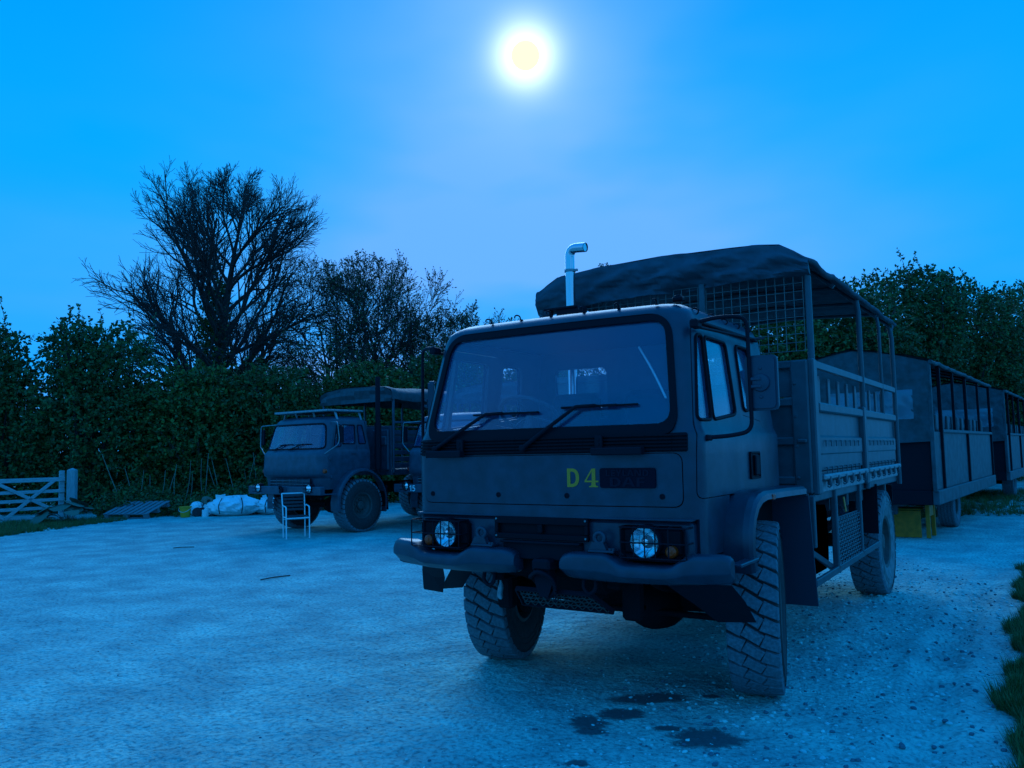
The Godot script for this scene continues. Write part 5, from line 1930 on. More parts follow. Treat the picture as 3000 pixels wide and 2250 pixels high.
func make_trailer(at: Vector3, yaw: float) -> Node3D:
	var T := base("passenger_trailer", at, yaw)
	var W := 2.4
	var L := 7.9
	var mb := MB.new()
	mb.box(Vector3(-W / 2, 0.72, -L / 2), Vector3(W - 0.1, 0.10, L - 0.1), 0.01)
	mb.box(Vector3(-W / 2, 0.56, -L / 2), Vector3(0.9, 0.16, L - 0.6), 0.02)
	put(mb, "bed_floor", M.trailer_paint, T)
	for x in [0.0, -W]:
		mb = MB.new()
		mb.box(Vector3(x, 0.72, -L / 2), Vector3(0.10, 0.24, L), 0.012)
		put(mb, "side_beam", M.trailer_paint, T)
	mb = MB.new()
	mb.box(Vector3(-W / 2, 0.72, -0.04), Vector3(W - 0.11, 0.24, 0.09), 0.012)
	put(mb, "front_beam", M.black_steel, T)
	# side panels between posts
	var zs := [0.0, -0.9, -4.0, -L]
	for x in [0.0, -W]:
		var o := -0.03 if x == 0.0 else 0.03
		for i in 3:
			mb = MB.new()
			mb.box(Vector3(x + o, 1.33, (zs[i] + zs[i + 1]) / 2), Vector3(0.03, 0.98, zs[i] - zs[i + 1] - 0.06), 0.005)
			put(mb, "side_panel", M.trailer_paint, T)
		for z in zs:
			mb = MB.new()
			mb.box(Vector3(x, 1.9, z), Vector3(0.06, 2.16, 0.07), 0.01)
			put(mb, "post", M.black_steel if z != 0.0 else M.trailer_paint, T)
		for z in [-2.4, -5.9]:
			mb = MB.new()
			mb.box(Vector3(x, 2.4, z), Vector3(0.05, 1.15, 0.06), 0.01)
			put(mb, "post", M.black_steel, T)
		mb = MB.new()
		mb.box(Vector3(x, 1.84, -L / 2 - 0.45), Vector3(0.07, 0.06, L - 0.9), 0.01)
		put(mb, "top_rail", M.trailer_paint, T)
		# row of seat backs showing over the rail
		for z in steps(-1.35, -7.5, 0.62):
			mb = MB.new()
			mb.box(Vector3(x + o * 5.0, 2.0, z), Vector3(0.04, 0.30, 0.22), 0.02)
			put(mb, "seat_back", M.trailer_paint, T)
	# front wall with tarpaulin and clear window
	mb = MB.new()
	mb.box(Vector3(-W / 2, 1.28, -0.05), Vector3(W - 0.1, 0.88, 0.03), 0.005)
	put(mb, "front_panel", M.black_steel, T)
	var f := FastNoiseLite.new()
	f.seed = 17
	f.frequency = 1.4
	mb = MB.new()
	var roof_y := func(x: float) -> float: return 3.27 - 0.27 * pow(absf(x + W / 2) / (W / 2), 1.4)
	var fz := func(s: float, y: float) -> Vector3: return Vector3(s, y, 0.03 + f.get_noise_2d(s * 1.5, y * 1.5) * 0.05)
	var outl := PackedVector2Array([Vector2(-W, 1.62), Vector2(-1.1, 1.62), Vector2(-0.02, 1.66)])
	for x in steps(0.0, -W, 0.2):
		outl.append(Vector2(x, roof_y.call(x)))
	mb.sheet(outl, [rrect(-1.62, 2.08, -0.30, 2.50, 0.02)], fz, steps(-W, 0.05, 0.12), steps(1.55, 3.35, 0.12), 0.0, -0.008)
	var tarp := put(mb, "front_tarpaulin", M.tarp, T)
	mb = MB.new()
	mb.sheet(rrect(-1.66, 2.04, -0.26, 2.54, 0.02), [], fz, steps(-W, 0.0, 0.12), steps(2.0, 2.6, 0.1), 0.006, 0.003)
	put(mb, "clear_window", M.plastic_window, tarp)
	# tarpaulin roof
	mb = MB.new()
	var zz := steps(0.06, -L - 0.05, 0.12)
	var xs := steps(-W - 0.04, 0.04, 0.12)
	var rp := func(x: float, z: float) -> Vector3:
		return Vector3(x, roof_y.call(clampf(x, -W, 0.0)) + 0.02 + f.get_noise_2d(x * 1.2, z) * 0.03, z)
	mb.grid(zz.size() - 1, xs.size() - 1, func(i, j): return rp.call(xs[j], zz[i]), 0.012)
	for x in [0.04, -W - 0.04]:
		var path := []
		for z in zz:
			path.append(rp.call(x, z) + Vector3(0, -0.03, 0))
		mb.tube(path, 0.035, 7)
	put(mb, "roof_tarpaulin", M.tarp, T)
	# clear curtain along the far side
	mb = MB.new()
	var cz := func(s: float, y: float) -> Vector3: return Vector3(-W + 0.08 + f.get_noise_2d(s, y * 2.0) * 0.03, y, s)
	mb.sheet(rrect(-L + 0.1, 1.86, -0.2, 2.72, 0.03), [], cz, steps(-L, 0.0, 0.25), steps(1.8, 2.8, 0.25), 0.0, -0.004)
	put(mb, "clear_curtain", M.plastic_window, T)
	# roof bows
	for z in [-0.06, -2.4, -4.0, -5.9, -L + 0.02]:
		mb = MB.new()
		var path := []
		for x in steps(-W, 0.0, 0.3):
			path.append(Vector3(x, (roof_y.call(x) as float) - 0.05, z))
		mb.tube(path, 0.02, 6)
		put(mb, "roof_bow", M.black_steel, T)
	# rear wall
	mb = MB.new()
	mb.box(Vector3(-W / 2, 1.32, -L + 0.05), Vector3(W - 0.1, 0.96, 0.03), 0.005)
	put(mb, "rear_panel", M.trailer_paint, T)
	# wheels, axles, draw bar
	var wm := wheel_meshes("trailer", 0.44, 0.30, 1, M.dusty_rubber, M.dusty_rubber)
	for z in [-3.0]:
		add_wheel(T, wm, Vector3(-0.27, 0.435, z), false, 0.0, 0.0)
		add_wheel(T, wm, Vector3(-W + 0.27, 0.435, z), true, 0.0, 0.0)
		mb = MB.new()
		mb.tube([Vector3(-0.3, 0.435, z), Vector3(-W + 0.3, 0.435, z)], 0.05, 8)
		mb.box(Vector3(-W / 2, 0.48, z), Vector3(1.2, 0.1, 0.3), 0.02)
		put(mb, "axle", M.chassis, T)
	mb = MB.new()
	mb.bar(Vector3(-W / 2 - 0.4, 0.52, -0.1), Vector3(-W / 2, 0.48, 1.2), 0.08, 0.10)
	mb.bar(Vector3(-W / 2 + 0.4, 0.52, -0.1), Vector3(-W / 2, 0.48, 1.2), 0.08, 0.10)
	mb.bar(Vector3(-W / 2, 0.46, 1.1), Vector3(-W / 2, 0.0, 1.1), 0.06, 0.06)
	put(mb, "draw_bar", M.black_steel, T)
	mb = MB.new()
	mb.box(Vector3(-0.72, 0.52, -0.2), Vector3(0.16, 0.20, 0.12), 0.02)
	put(mb, "hanging_bracket", M.trailer_paint, T)
	return T

# ---------------------------------------------------------------- small things in the yard
func build_yard_things() -> void:
	var mb: MB
	# chair
	var C := base("garden_chair", Vector3(-4.37, 0, -16.72), 14.0)
	tag(C, "white metal framed armchair with dark slats standing alone on the gravel", "chair")
	for sg in [-1.0, 1.0]:
		mb = MB.new()
		mb.tube(bent([Vector3(sg * 0.225, 0, 0.25), Vector3(sg * 0.225, 0.62, 0.21), Vector3(sg * 0.235, 0.64, -0.16), Vector3(sg * 0.215, 0.60, -0.20)], 0.05, 4), 0.0135, 8)
		put(mb, "arm_frame", M.white_metal, C)
		mb = MB.new()
		mb.tube([Vector3(sg * 0.215, 0, -0.16), Vector3(sg * 0.215, 0.42, -0.18), Vector3(sg * 0.225, 0.87, -0.30)], 0.0135, 8)
		put(mb, "back_leg", M.white_metal, C)
	mb = MB.new()
	mb.tube([Vector3(-0.228, 0.868, -0.30), Vector3(0.228, 0.868, -0.30)], 0.0135, 8)
	mb.tube([Vector3(-0.22, 0.40, 0.235), Vector3(0.22, 0.40, 0.235)], 0.0135, 8)
	mb.tube([Vector3(-0.22, 0.36, -0.175), Vector3(0.22, 0.36, -0.175)], 0.0135, 8)
	for sg in [-1.0, 1.0]:
		mb.tube([Vector3(sg * 0.215, 0.41, -0.18), Vector3(sg * 0.22, 0.41, 0.235)], 0.0135, 8)
	put(mb, "cross_bar", M.white_metal, C)
	for i in 5:
		mb = MB.new()
		var t := i / 4.0
		mb.box(Vector3(0, lerpf(0.55, 0.82, t), lerpf(-0.215, -0.288, t)), Vector3(0.43, 0.048, 0.014), 0.004, Basis(Vector3.RIGHT, -0.26))
		put(mb, "back_slat", M.dark_slat, C)
	for i in 6:
		mb = MB.new()
		mb.box(Vector3(0, 0.43, lerpf(-0.15, 0.21, i / 5.0)), Vector3(0.43, 0.014, 0.055), 0.004)
		put(mb, "seat_slat", M.dark_slat, C)
	C.rotation.y = deg_to_rad(25.0)

	# field gate and posts
	var gp := Vector3(-12.05, 0, -22.75)
	var P := base("gate_post", gp, 8.0)
	tag(P, "stout square grey wooden gatepost at the end of the gate", "post")
	mb = MB.new()
	mb.box(Vector3(0.0, 0.68, 0), Vector3(0.22, 1.38, 0.22), 0.02)
	put(mb, "shaft", M.post_wood, P)
	mb = MB.new()
	mb.xf = Transform3D(Basis(), Vector3(0, 1.368, 0))
	for i in 4:
		var a := i * PI / 2
		mb.flat(Vector3(0, 0.05, 0), Vector3(cos(a + PI / 4) * 0.14, 0, sin(a + PI / 4) * 0.14), Vector3(cos(a - PI / 4) * 0.14, 0, sin(a - PI / 4) * 0.14))
	put(mb, "cap", M.post_wood, P)
	var G := base("field_gate", Vector3(-12.22, 0, -22.70), 48.0)
	tag(G, "five bar wooden field gate with crossed braces in front of the hedge", "gate")
	var gl := 3.9
	for i in 5:
		mb = MB.new()
		var y: float = [0.14, 0.37, 0.58, 0.81, 1.12][i]
		mb.box(Vector3(-gl / 2, y, 0), Vector3(gl, 0.085 if i < 4 else 0.11, 0.035), 0.006)
		put(mb, "rail", M.grey_wood, G)
	for x in [-0.06, -gl]:
		mb = MB.new()
		mb.box(Vector3(x, 0.70, -0.03 if x < -1 else -0.06), Vector3(0.13, 1.30, 0.07), 0.008)
		put(mb, "stile", M.grey_wood, G)
	for q in [[-1.45, 0.13, -0.25, 1.12], [-0.40, 0.37, -1.75, 1.12], [-1.45, 0.13, -2.6, 1.10], [-1.95, 1.10, -3.4, 0.15]]:
		mb = MB.new()
		mb.bar(Vector3(q[0], q[1], 0.036), Vector3(q[2], q[3], 0.036), 0.03, 0.085, Vector3(0, 0, 1).cross(Vector3(q[2] - q[0], q[3] - q[1], 0)).normalized())
		put(mb, "brace", M.grey_wood, G)

	# pallet
	var L := base("wooden_pallet", Vector3(-10.45, 0.0, -23.2), -22.0)
	tag(L, "weathered wooden pallet propped at a slant beside the brambles", "pallet")
	L.rotation = Vector3(deg_to_rad(16.0), deg_to_rad(-12.0), 0)
	L.position.y = 0.16
	for i in 8:
		mb = MB.new()
		mb.box(Vector3(lerpf(-0.62, 0.62, i / 7.0), 0.13, 0), Vector3(0.12, 0.02, 1.05), 0.004)
		put(mb, "deck_board", M.pallet_wood, L)
	for z in [-0.46, 0.0, 0.46]:
		mb = MB.new()
		mb.box(Vector3(0, 0.11, z), Vector3(1.36, 0.02, 0.1), 0.004)
		put(mb, "stringer_board", M.pallet_wood, L)
		for x in [-0.6, 0.0, 0.6]:
			mb = MB.new()
			mb.box(Vector3(x, 0.055, z), Vector3(0.13, 0.09, 0.1), 0.006)
			put(mb, "block", M.pallet_wood, L)
		mb = MB.new()
		mb.box(Vector3(0, 0.0, z), Vector3(1.36, 0.02, 0.1), 0.004)
		put(mb, "bottom_board", M.pallet_wood, L)

	# bucket
	var B := base("yellow_bucket", Vector3(-9.05, 0, -23.0))
	tag(B, "round yellow plastic bucket standing between the pallet and the white sacks", "bucket")
	mb = MB.new()
	mb.lathe([Vector2(0.12, 0.005), Vector2(0.155, 0.27), Vector2(0.17, 0.272), Vector2(0.172, 0.30), Vector2(0.16, 0.302), Vector2(0.15, 0.27), Vector2(0.115, 0.02), Vector2(0.001, 0.02)], 24)
	mb.lathe([Vector2(0.001, 0.0), Vector2(0.12, 0.005)], 24)
	put(mb, "pail", M.bucket_yellow, B)
	mb = MB.new()
	mb.tube(spline([Vector3(-0.17, 0.27, 0), Vector3(-0.12, 0.19, 0.14), Vector3(0, 0.15, 0.17), Vector3(0.12, 0.19, 0.14), Vector3(0.17, 0.27, 0)], 5), 0.006, 5)
	put(mb, "handle", M.white_metal, B)
	# paint tin
	var K := base("white_tin", Vector3(-8.52, 0, -23.05))
	tag(K, "small white tin in front of the larger white sack", "tin")
	mb = MB.new()
	mb.lathe([Vector2(0.001, 0), Vector2(0.085, 0.0), Vector2(0.09, 0.01), Vector2(0.088, 0.18), Vector2(0.093, 0.19), Vector2(0.08, 0.195), Vector2(0.075, 0.18), Vector2(0.001, 0.18)], 20)
	put(mb, "can", M.white_metal, K)
	mb = MB.new()
	mb.tube(spline([Vector3(0.09, 0.17, 0), Vector3(0.13, 0.14, 0.0), Vector3(0.13, 0.07, 0.0), Vector3(0.09, 0.05, 0)], 4), 0.008, 5)
	put(mb, "handle", M.white_metal, K)
	# wheeled drum / hose roll
	var R := base("rolled_mat", Vector3(-8.62, 0, -23.45), 30.0)
	tag(R, "rolled pale mat standing on its dark wheeled base behind the tin", "roll")
	mb = MB.new()
	mb.xf = Transform3D(Basis(Vector3.RIGHT, PI / 2), Vector3(0, 0.42, 0))
	mb.lathe([Vector2(0.05, 0.25), Vector2(0.11, 0.25), Vector2(0.115, -0.25), Vector2(0.05, -0.25), Vector2(0.048, 0.25)].slice(0, 2) + [], 20)
	mb.lathe([Vector2(0.115, -0.25), Vector2(0.115, 0.25), Vector2(0.07, 0.252), Vector2(0.065, 0.15), Vector2(0.001, 0.14)], 20)
	put(mb, "roll", M.pale_twig, R)
	mb = MB.new()
	mb.box(Vector3(-0.05, 0.16, 0.05), Vector3(0.5, 0.14, 0.3), 0.03)
	mb.box(Vector3(0.0, 0.28, 0.0), Vector3(0.2, 0.12, 0.3), 0.03)
	put(mb, "base_box", M.chassis, R)
	for x in [-0.30, 0.2]:
		mb = MB.new()
		mb.xf = Transform3D(Basis(Vector3.RIGHT, PI / 2), Vector3(x, 0.13, 0.22))
		mb.lathe([Vector2(0.001, -0.03), Vector2(0.12, -0.03), Vector2(0.13, 0.0), Vector2(0.12, 0.03), Vector2(0.04, 0.035), Vector2(0.001, 0.035)], 18)
		put(mb, "wheel", M.rubber, R)
	# sacks: slumped, creased bodies
	sack("white_sack", Vector3(-7.92, 0, -23.55), Vector3(0.72, 0.50, 0.5), 3, true, "large bulging white builder's sack beside the yellow bucket")
	sack("white_sack", Vector3(-6.85, 0, -23.9), Vector3(0.58, 0.42, 0.45), 8, true, "smaller crumpled white sack next to the older truck's bumper")
	sack("plastic_sheet", Vector3(-8.95, 0, -23.6), Vector3(0.22, 0.36, 0.16), 12, false, "scrap of white plastic sheet sticking up behind the yellow bucket")

func sack(called: String, at: Vector3, size: Vector3, sd: int, ears: bool, label: String) -> void:
	var S := base(called, at, rng.randf_range(-20, 20))
	tag(S, label, "sack" if ears else "sheet", "white sacks by the hedge" if ears else "")
	var f := FastNoiseLite.new()
	f.seed = sd
	f.frequency = 0.9
	f.fractal_octaves = 4
	f.fractal_type = FastNoiseLite.FRACTAL_RIDGED
	var mb := MB.new()
	var nu := 64
	var nv := 30
	var p := func(i: int, j: int) -> Vector3:
		var a := TAU * (i % nu) / nu
		var v2 := float(j) / nv
		var prof := pow(sin(PI * clampf(v2 * 0.93 + 0.07, 0.0, 1.0)), 0.42)
		var d := Vector3(cos(a), 0, sin(a))
		var n := f.get_noise_3d(d.x * 1.7, v2 * 2.2, d.z * 1.7 + sd)
		var r := prof * (1.0 + 0.20 * n)
		var y := size.y * (v2 + 0.16 * f.get_noise_3d(d.x * 1.2 + 9.0, d.z * 1.2, v2) * v2)
		return Vector3(d.x * size.x * r, maxf(y, 0.0), d.z * size.z * r)
	mb.grid(nu, nv, func(i, j): return p.call(i, j), 0.0, true, true)
	put(mb, "body", M.white_sack, S)
	if ears:
		for k in 4:
			mb = MB.new()
			var a := TAU * (k + 0.5) / 4.0
			var c := Vector3(cos(a) * size.x * 0.62, size.y * 0.86, sin(a) * size.z * 0.62)
			var d := Vector3(cos(a + 1.3), 0, sin(a + 1.3)) * 0.14
			var up := Vector3(rng.randf_range(-0.08, 0.08), rng.randf_range(0.10, 0.2), 0)
			mb.quad(c - d, c + d, c + d * 0.7 + up, c - d * 0.8 + up * 0.9)
			mb.quad(c - d + Vector3(0, 0, 0.012), c - d * 0.8 + up * 0.9 + Vector3(0, 0, 0.012), c + d * 0.7 + up + Vector3(0, 0, 0.012), c + d + Vector3(0, 0, 0.012))
			put(mb, "flap", M.white_sack, S)
		for k in 2:
			mb = MB.new()
			var x := size.x * (-0.4 + 0.8 * k)
			mb.tube(spline([Vector3(x, size.y * 0.15, size.z * 0.98), Vector3(x * 1.1, size.y * 0.6, size.z * 1.02), Vector3(x * 0.9, size.y * 0.98, size.z * 0.6)], 5), 0.012, 5)
			put(mb, "strap", M.black_trim, S)

# ---------------------------------------------------------------- plants
const ORDINAL := ["first", "second", "third", "fourth", "fifth", "sixth", "seventh", "eighth", "ninth", "tenth", "eleventh", "twelfth", "thirteenth", "fourteenth", "fifteenth", "sixteenth", "seventeenth", "eighteenth", "nineteenth", "twentieth", "twenty-first", "twenty-second", "twenty-third"]
const GREENS := [[0.055, 0.145, 0.028], [0.07, 0.175, 0.03], [0.045, 0.12, 0.028], [0.10, 0.19, 0.03], [0.04, 0.10, 0.025]]

func leaf_color(pal := 0) -> Color:
	var g: Array = GREENS[rng.randi() % GREENS.size()]
	var k := rng.randf_range(0.55, 0.95)
	if pal == 1:       # young, greyer leaves
		return Color(g[0] * 1.25 * k, g[1] * 0.95 * k, g[2] * 1.4 * k)
	if pal == 2:       # yellower
		return Color(g[0] * 1.6 * k, g[1] * 1.1 * k, g[2] * 0.9 * k)
	return Color(g[0] * k, g[1] * k, g[2] * k)

func rdir() -> Vector3:
	var z := rng.randf_range(-1, 1)
	var a := rng.randf() * TAU
	var r := sqrt(1.0 - z * z)
	return Vector3(r * cos(a), z, r * sin(a))

func leaf(mb: MB, p: Vector3, d: Vector3, size: float, pal := 0) -> void:
	mb.col = leaf_color(pal)
	var s := d.cross(rdir()).normalized()
	var n := s.cross(d)
	var l := size * rng.randf_range(0.55, 1.6)
	var w := l * rng.randf_range(0.28, 0.40)
	var tip := p + d * l - n * l * 0.12
	var m := p + d * l * 0.45 + n * l * 0.06
	mb.flat(p, m + s * w, tip)
	mb.flat(p, tip, m - s * w)

# leaves in sprays over a lumpy crown
func foliage(mb: MB, blobs: Array, sprays: int, per: int, size: float, sd: int, pal := 0) -> void:
	var f := FastNoiseLite.new()
	f.seed = sd
	f.frequency = 0.9
	f.fractal_octaves = 3
	var vol := 0.0
	for b in blobs:
		vol += b[1].x * b[1].y + b[1].y * b[1].z + b[1].x * b[1].z
	for b in blobs:
		var c: Vector3 = b[0]
		var r: Vector3 = b[1]
		var n := int(sprays * (r.x * r.y + r.y * r.z + r.x * r.z) / vol)
		for i in n:
			var d := rdir()
			var k := pow(rng.randf(), 0.30) * (1.0 + 0.38 * f.get_noise_3d(c.x + d.x * 2.2, c.y + d.y * 2.2, c.z + d.z * 2.2))
			var p := c + d * r * k
			if p.y < 0.05:
				continue
			var g := (d + Vector3(0, -0.1, 0) + rdir() * 0.7).normalized()
			var len := size * rng.randf_range(2.0, 4.5)
			for q in per:
				var t := float(q) / per
				var pos := p + g * len * t + rdir() * size * 0.35 + Vector3(0, -len * 0.15 * t * t, 0)
				leaf(mb, pos, (g * 0.6 + rdir()).normalized(), size, pal)

# upright shoots that break the outline
func shoots(mb: MB, wood: MB, c: Vector3, r: Vector3, count: int, lmin: float, lmax: float, size: float, pal := 0) -> void:
	for i in count:
		var a := rng.randf() * TAU
		var k := sqrt(rng.randf()) * 0.9
		var p := c + Vector3(cos(a) * r.x * k, r.y * sqrt(maxf(0.0, 1.0 - k * k)) * 0.92, sin(a) * r.z * k)
		var d := Vector3(rng.randf_range(-0.45, 0.45), 1.0, rng.randf_range(-0.45, 0.45)).normalized()
		var l := rng.randf_range(lmin, lmax)
		var path := [p]
		var rad := [0.014]
		var seg := 6
		for s in seg:
			d = (d + rdir() * 0.16).normalized()
			p += d * l / seg
			path.append(p)
			rad.append(lerpf(0.012, 0.004, float(s + 1) / seg))
			for q in 5:
				leaf(mb, p - d * l / seg * rng.randf(), (d * 0.4 + rdir()).normalized(), size * rng.randf_range(0.7, 1.1), pal)
		wood.tube(path, rad, 4, false, false)

func bush(called: String, at: Vector3, blobs: Array, sprays: int, size: float, sd: int, label: String, cat: String, group: String, pal := 0, shoot := 10, sl := 0.9, stems := 5, pale := false) -> Node3D:
	var B := base(called, at)
	tag(B, label, cat, group)
	var mb := MB.new()
	mb.colored = true
	var wood := MB.new()
	foliage(mb, blobs, sprays, 9, size, sd, pal)
	if shoot > 0:
		for b in blobs:
			if b[0].y + b[1].y > 2.0:
				shoots(mb, wood, b[0], b[1], maxi(1, int(shoot / float(blobs.size()) + 0.5)), sl * 0.5, sl * 1.4, size, pal)
	for i in stems:
		var b: Array = blobs[i % blobs.size()]
		var tgt: Vector3 = b[0] + Vector3(rng.randf_range(-0.5, 0.5) * b[1].x, rng.randf_range(0.0, 0.7) * b[1].y, rng.randf_range(-0.3, 0.9) * b[1].z)
		var p0 := Vector3(rng.randf_range(-0.4, 0.4), -0.05, rng.randf_range(-0.3, 0.3))
		wood.tube(spline([p0, p0.lerp(tgt, 0.4) + rdir() * 0.25, p0.lerp(tgt, 0.75) + rdir() * 0.3, tgt], 4), [0.07, 0.066, 0.062, 0.058, 0.054, 0.05, 0.045, 0.04, 0.036, 0.03, 0.025, 0.02, 0.012], 6)
	put(wood, "stems", M.pale_twig if pale else M.bark, B)
	put(mb, "foliage", M.leaf, B)
	return B

# bare branching
func grow(mb: MB, p: Vector3, d: Vector3, r: float, len: float, lvl: int, most: int, buds: MB, kids: Array, upward: float, crown: Callable) -> void:
	var seg := clampi(int(len / 0.45), 2, 9)
	var path := [p]
	var rad := [r]
	var dirs := [d]
	var r1 := maxf(r * (0.42 if lvl > 0 else 0.07), 0.0085)
	for s in seg:
		d = (d + rdir() * (0.20 if lvl > 0 else 0.07) + Vector3.UP * upward).normalized()
		p += d * len / seg
		path.append(p)
		rad.append(lerpf(r, r1, float(s + 1) / seg))
		dirs.append(d)
	mb.tube(path, rad, 8 if lvl == 0 else (5 if lvl < 3 else 3), false, false)
	if buds and lvl >= most - 1:
		for q in path.slice(1):
			for z in 2:
				leaf(buds, q, (d + rdir()).normalized(), 0.07, 1)
	if lvl >= most:
		return
	var n: int = kids[lvl]
	for k in n:
		var t := lerpf(0.28 if lvl > 0 else 0.30, 1.0, pow((k + rng.randf()) / n, 1.3 if lvl == 0 else 1.0))
		var x := t * seg
		var i := mini(int(x), seg - 1)
		var q: Vector3 = path[i].lerp(path[i + 1], x - i)
		var dd: Vector3 = dirs[i]
		var side := dd.cross(rdir()).normalized()
		var ang := rng.randf_range(0.38, 0.72)
		var nd := (dd * cos(ang) + side * sin(ang)).normalized()
		var nl := len * rng.randf_range(0.42, 0.62) * (1.15 - 0.5 * t)
		if lvl == 0:
			nl = crown.call(q)
			ang = lerpf(1.25, 0.45, clampf((t - 0.3) / 0.7, 0.0, 1.0)) + rng.randf_range(-0.12, 0.12)
			var az := k * 2.4 + rng.randf_range(-0.4, 0.4)
			nd = Vector3(cos(az) * sin(ang), cos(ang), sin(az) * sin(ang))
		if nl < 0.15:
			continue
		grow(mb, q, nd, minf(rad[i] * 0.62, 0.012 + nl * 0.016), nl, lvl + 1, most, buds, kids, 0.07, crown)

func build_vegetation() -> void:
	# the big bare tree with ivy on its trunk
	var T := base("bare_tree", Vector3(-13.0, 0, -36.0), 35.0)
	tag(T, "tall bare spreading tree with ivy-clad trunk rising above the hedge", "tree")
	var wood := MB.new()
	var crown := func(q: Vector3) -> float:
		var y := q.y
		return lerp_table([[3.5, 4.6], [5.5, 5.6], [7.5, 5.4], [9.5, 4.0], [11.0, 2.6], [12.5, 1.4], [14.5, 0.8]], y)
	grow(wood, Vector3(0, -0.2, 0), Vector3(0.02, 1, 0), 0.46, 12.4, 0, 4, null, [36, 9, 7, 5], 0.01, crown)
	# second leader leaning right
	grow(wood, Vector3(0.1, 3.0, 0), Vector3(0.62, 0.85, 0.1).normalized(), 0.24, 4.9, 1, 4, null, [26, 12, 7, 5], 0.05, crown)
	grow(wood, Vector3(-0.1, 3.3, 0), Vector3(-0.6, 0.8, 0.3).normalized(), 0.20, 4.8, 1, 4, null, [26, 11, 7, 5], 0.05, crown)
	put(wood, "trunk", M.bark, T)
	var ivy := MB.new()
	ivy.colored = true
	var blobs := []
	for i in 11:
		blobs.append([Vector3(rng.randf_range(-0.15, 0.15), 1.5 + i * 0.80, rng.randf_range(-0.1, 0.1)), Vector3(1.15 - i * 0.085, 0.8, 1.15 - i * 0.085)])
	for i in 4:
		blobs.append([Vector3(0.35 + i * 0.5, 3.6 + i * 0.62, 0.05 * i), Vector3(0.55 - 0.07 * i, 0.6, 0.55 - 0.07 * i)])
		blobs.append([Vector3(-0.3 - i * 0.45, 3.6 + i * 0.58, 0.1 * i), Vector3(0.5 - 0.07 * i, 0.5, 0.5 - 0.07 * i)])
	foliage(ivy, blobs, 2600, 6, 0.13, 41)
	put(ivy, "ivy", M.leaf, T)

	# smaller trees just breaking into leaf, right of the big one
	var defs := [
		[Vector3(-7.6, 0, -37), 9.6, 2.7, "twiggy round-headed tree next to the big bare tree"],
		[Vector3(-4.5, 0, -38), 9.7, 2.6, "twiggy tree just coming into leaf in the middle of the small group"],
		[Vector3(-2.9, 0, -38.5), 7.6, 2.1, "lowest of the twiggy trees, right beside the nearest truck's cab"],
		[Vector3(5.0, 0, -41), 11.3, 1.5, "treetop of bare twigs peeping over the truck canopy"]]
	for q in defs:
		var S := base("budding_tree", q[0], rng.randf() * 360.0)
		tag(S, q[3], "tree", "twiggy trees behind the hedge")
		var w := MB.new()
		var lv := MB.new()
		lv.colored = true
		var h: float = q[1]
		var cr: float = q[2]
		var cf := func(p: Vector3) -> float:
			var t := clampf(p.y / h, 0.0, 1.0)
			return cr * 1.3 * lerp_table([[0.15, 0.7], [0.4, 1.0], [0.7, 0.85], [0.9, 0.45], [1.0, 0.25]], t)
		for k in 3:
			grow(w, Vector3(rng.randf_range(-0.4, 0.4), -0.1, rng.randf_range(-0.4, 0.4)), Vector3(rng.randf_range(-0.25, 0.25), 1, rng.randf_range(-0.25, 0.25)).normalized(), 0.13, h * rng.randf_range(0.82, 0.98), 0, 3, lv, [18, 9, 7], 0.02, cf)
		foliage(lv, [[Vector3(0, h * 0.33, 0), Vector3(cr * 1.25, h * 0.30, cr * 1.0)], [Vector3(cr * 0.4, h * 0.48, 0), Vector3(cr * 0.9, h * 0.24, cr * 0.8)]], 950, 7, 0.11, int(h * 10), 1)
		put(w, "trunk", M.bark, S)
		put(lv, "leaves", M.leaf, S)

	# hedge on the left: each shrub on its own
	var hd := [
		[Vector3(-16.2, 0, -26.0), [[Vector3(0, 2.2, 0), Vector3(2.0, 2.6, 1.6)], [Vector3(-0.6, 4.4, 0), Vector3(1.4, 1.7, 1.2)]], "leftmost tall shrub at the picture's edge behind the gate", 12, 1.0],
		[Vector3(-13.3, 0, -26.6), [[Vector3(0, 2.2, 0), Vector3(2.1, 2.6, 1.6)], [Vector3(0.2, 4.3, 0), Vector3(1.5, 1.6, 1.2)], [Vector3(-0.9, 5.0, 0), Vector3(0.7, 1.1, 0.8)]], "tall leafy shrub with upright shoots behind the gatepost", 14, 1.0],
		[Vector3(-10.6, 0, -27.0), [[Vector3(0, 1.9, 0), Vector3(1.9, 2.3, 1.5)], [Vector3(0.3, 3.4, 0), Vector3(1.3, 1.1, 1.1)]], "shrub with grey tangled stems behind the pallet", 14, 0.7],
		[Vector3(-8.0, 0, -27.6), [[Vector3(0, 1.9, 0), Vector3(2.0, 2.4, 1.5)], [Vector3(-0.2, 3.3, 0.1), Vector3(1.6, 1.2, 1.2)]], "rounded dense hedge shrub behind the large white sack", 12, 0.6],
		[Vector3(-5.2, 0, -28.6), [[Vector3(0, 1.9, 0), Vector3(2.2, 2.4, 1.5)], [Vector3(0.2, 3.4, 0), Vector3(1.7, 1.2, 1.2)]], "bright hedge shrub directly above the older truck's cab", 12, 0.6],
		[Vector3(-2.2, 0, -30.0), [[Vector3(0, 2.0, 0), Vector3(2.3, 2.5, 1.6)], [Vector3(0.0, 3.9, 0), Vector3(1.7, 1.4, 1.2)]], "dark hedge shrub behind the older trucks' canopies", 10, 0.6],
		[Vector3(1.2, 0, -31.0), [[Vector3(0, 2.0, 0), Vector3(2.4, 2.5, 1.6)], [Vector3(0.0, 3.8, 0), Vector3(1.8, 1.2, 1.2)]], "hedge shrub glimpsed through the nearest truck's cab windows", 6, 0.6]]
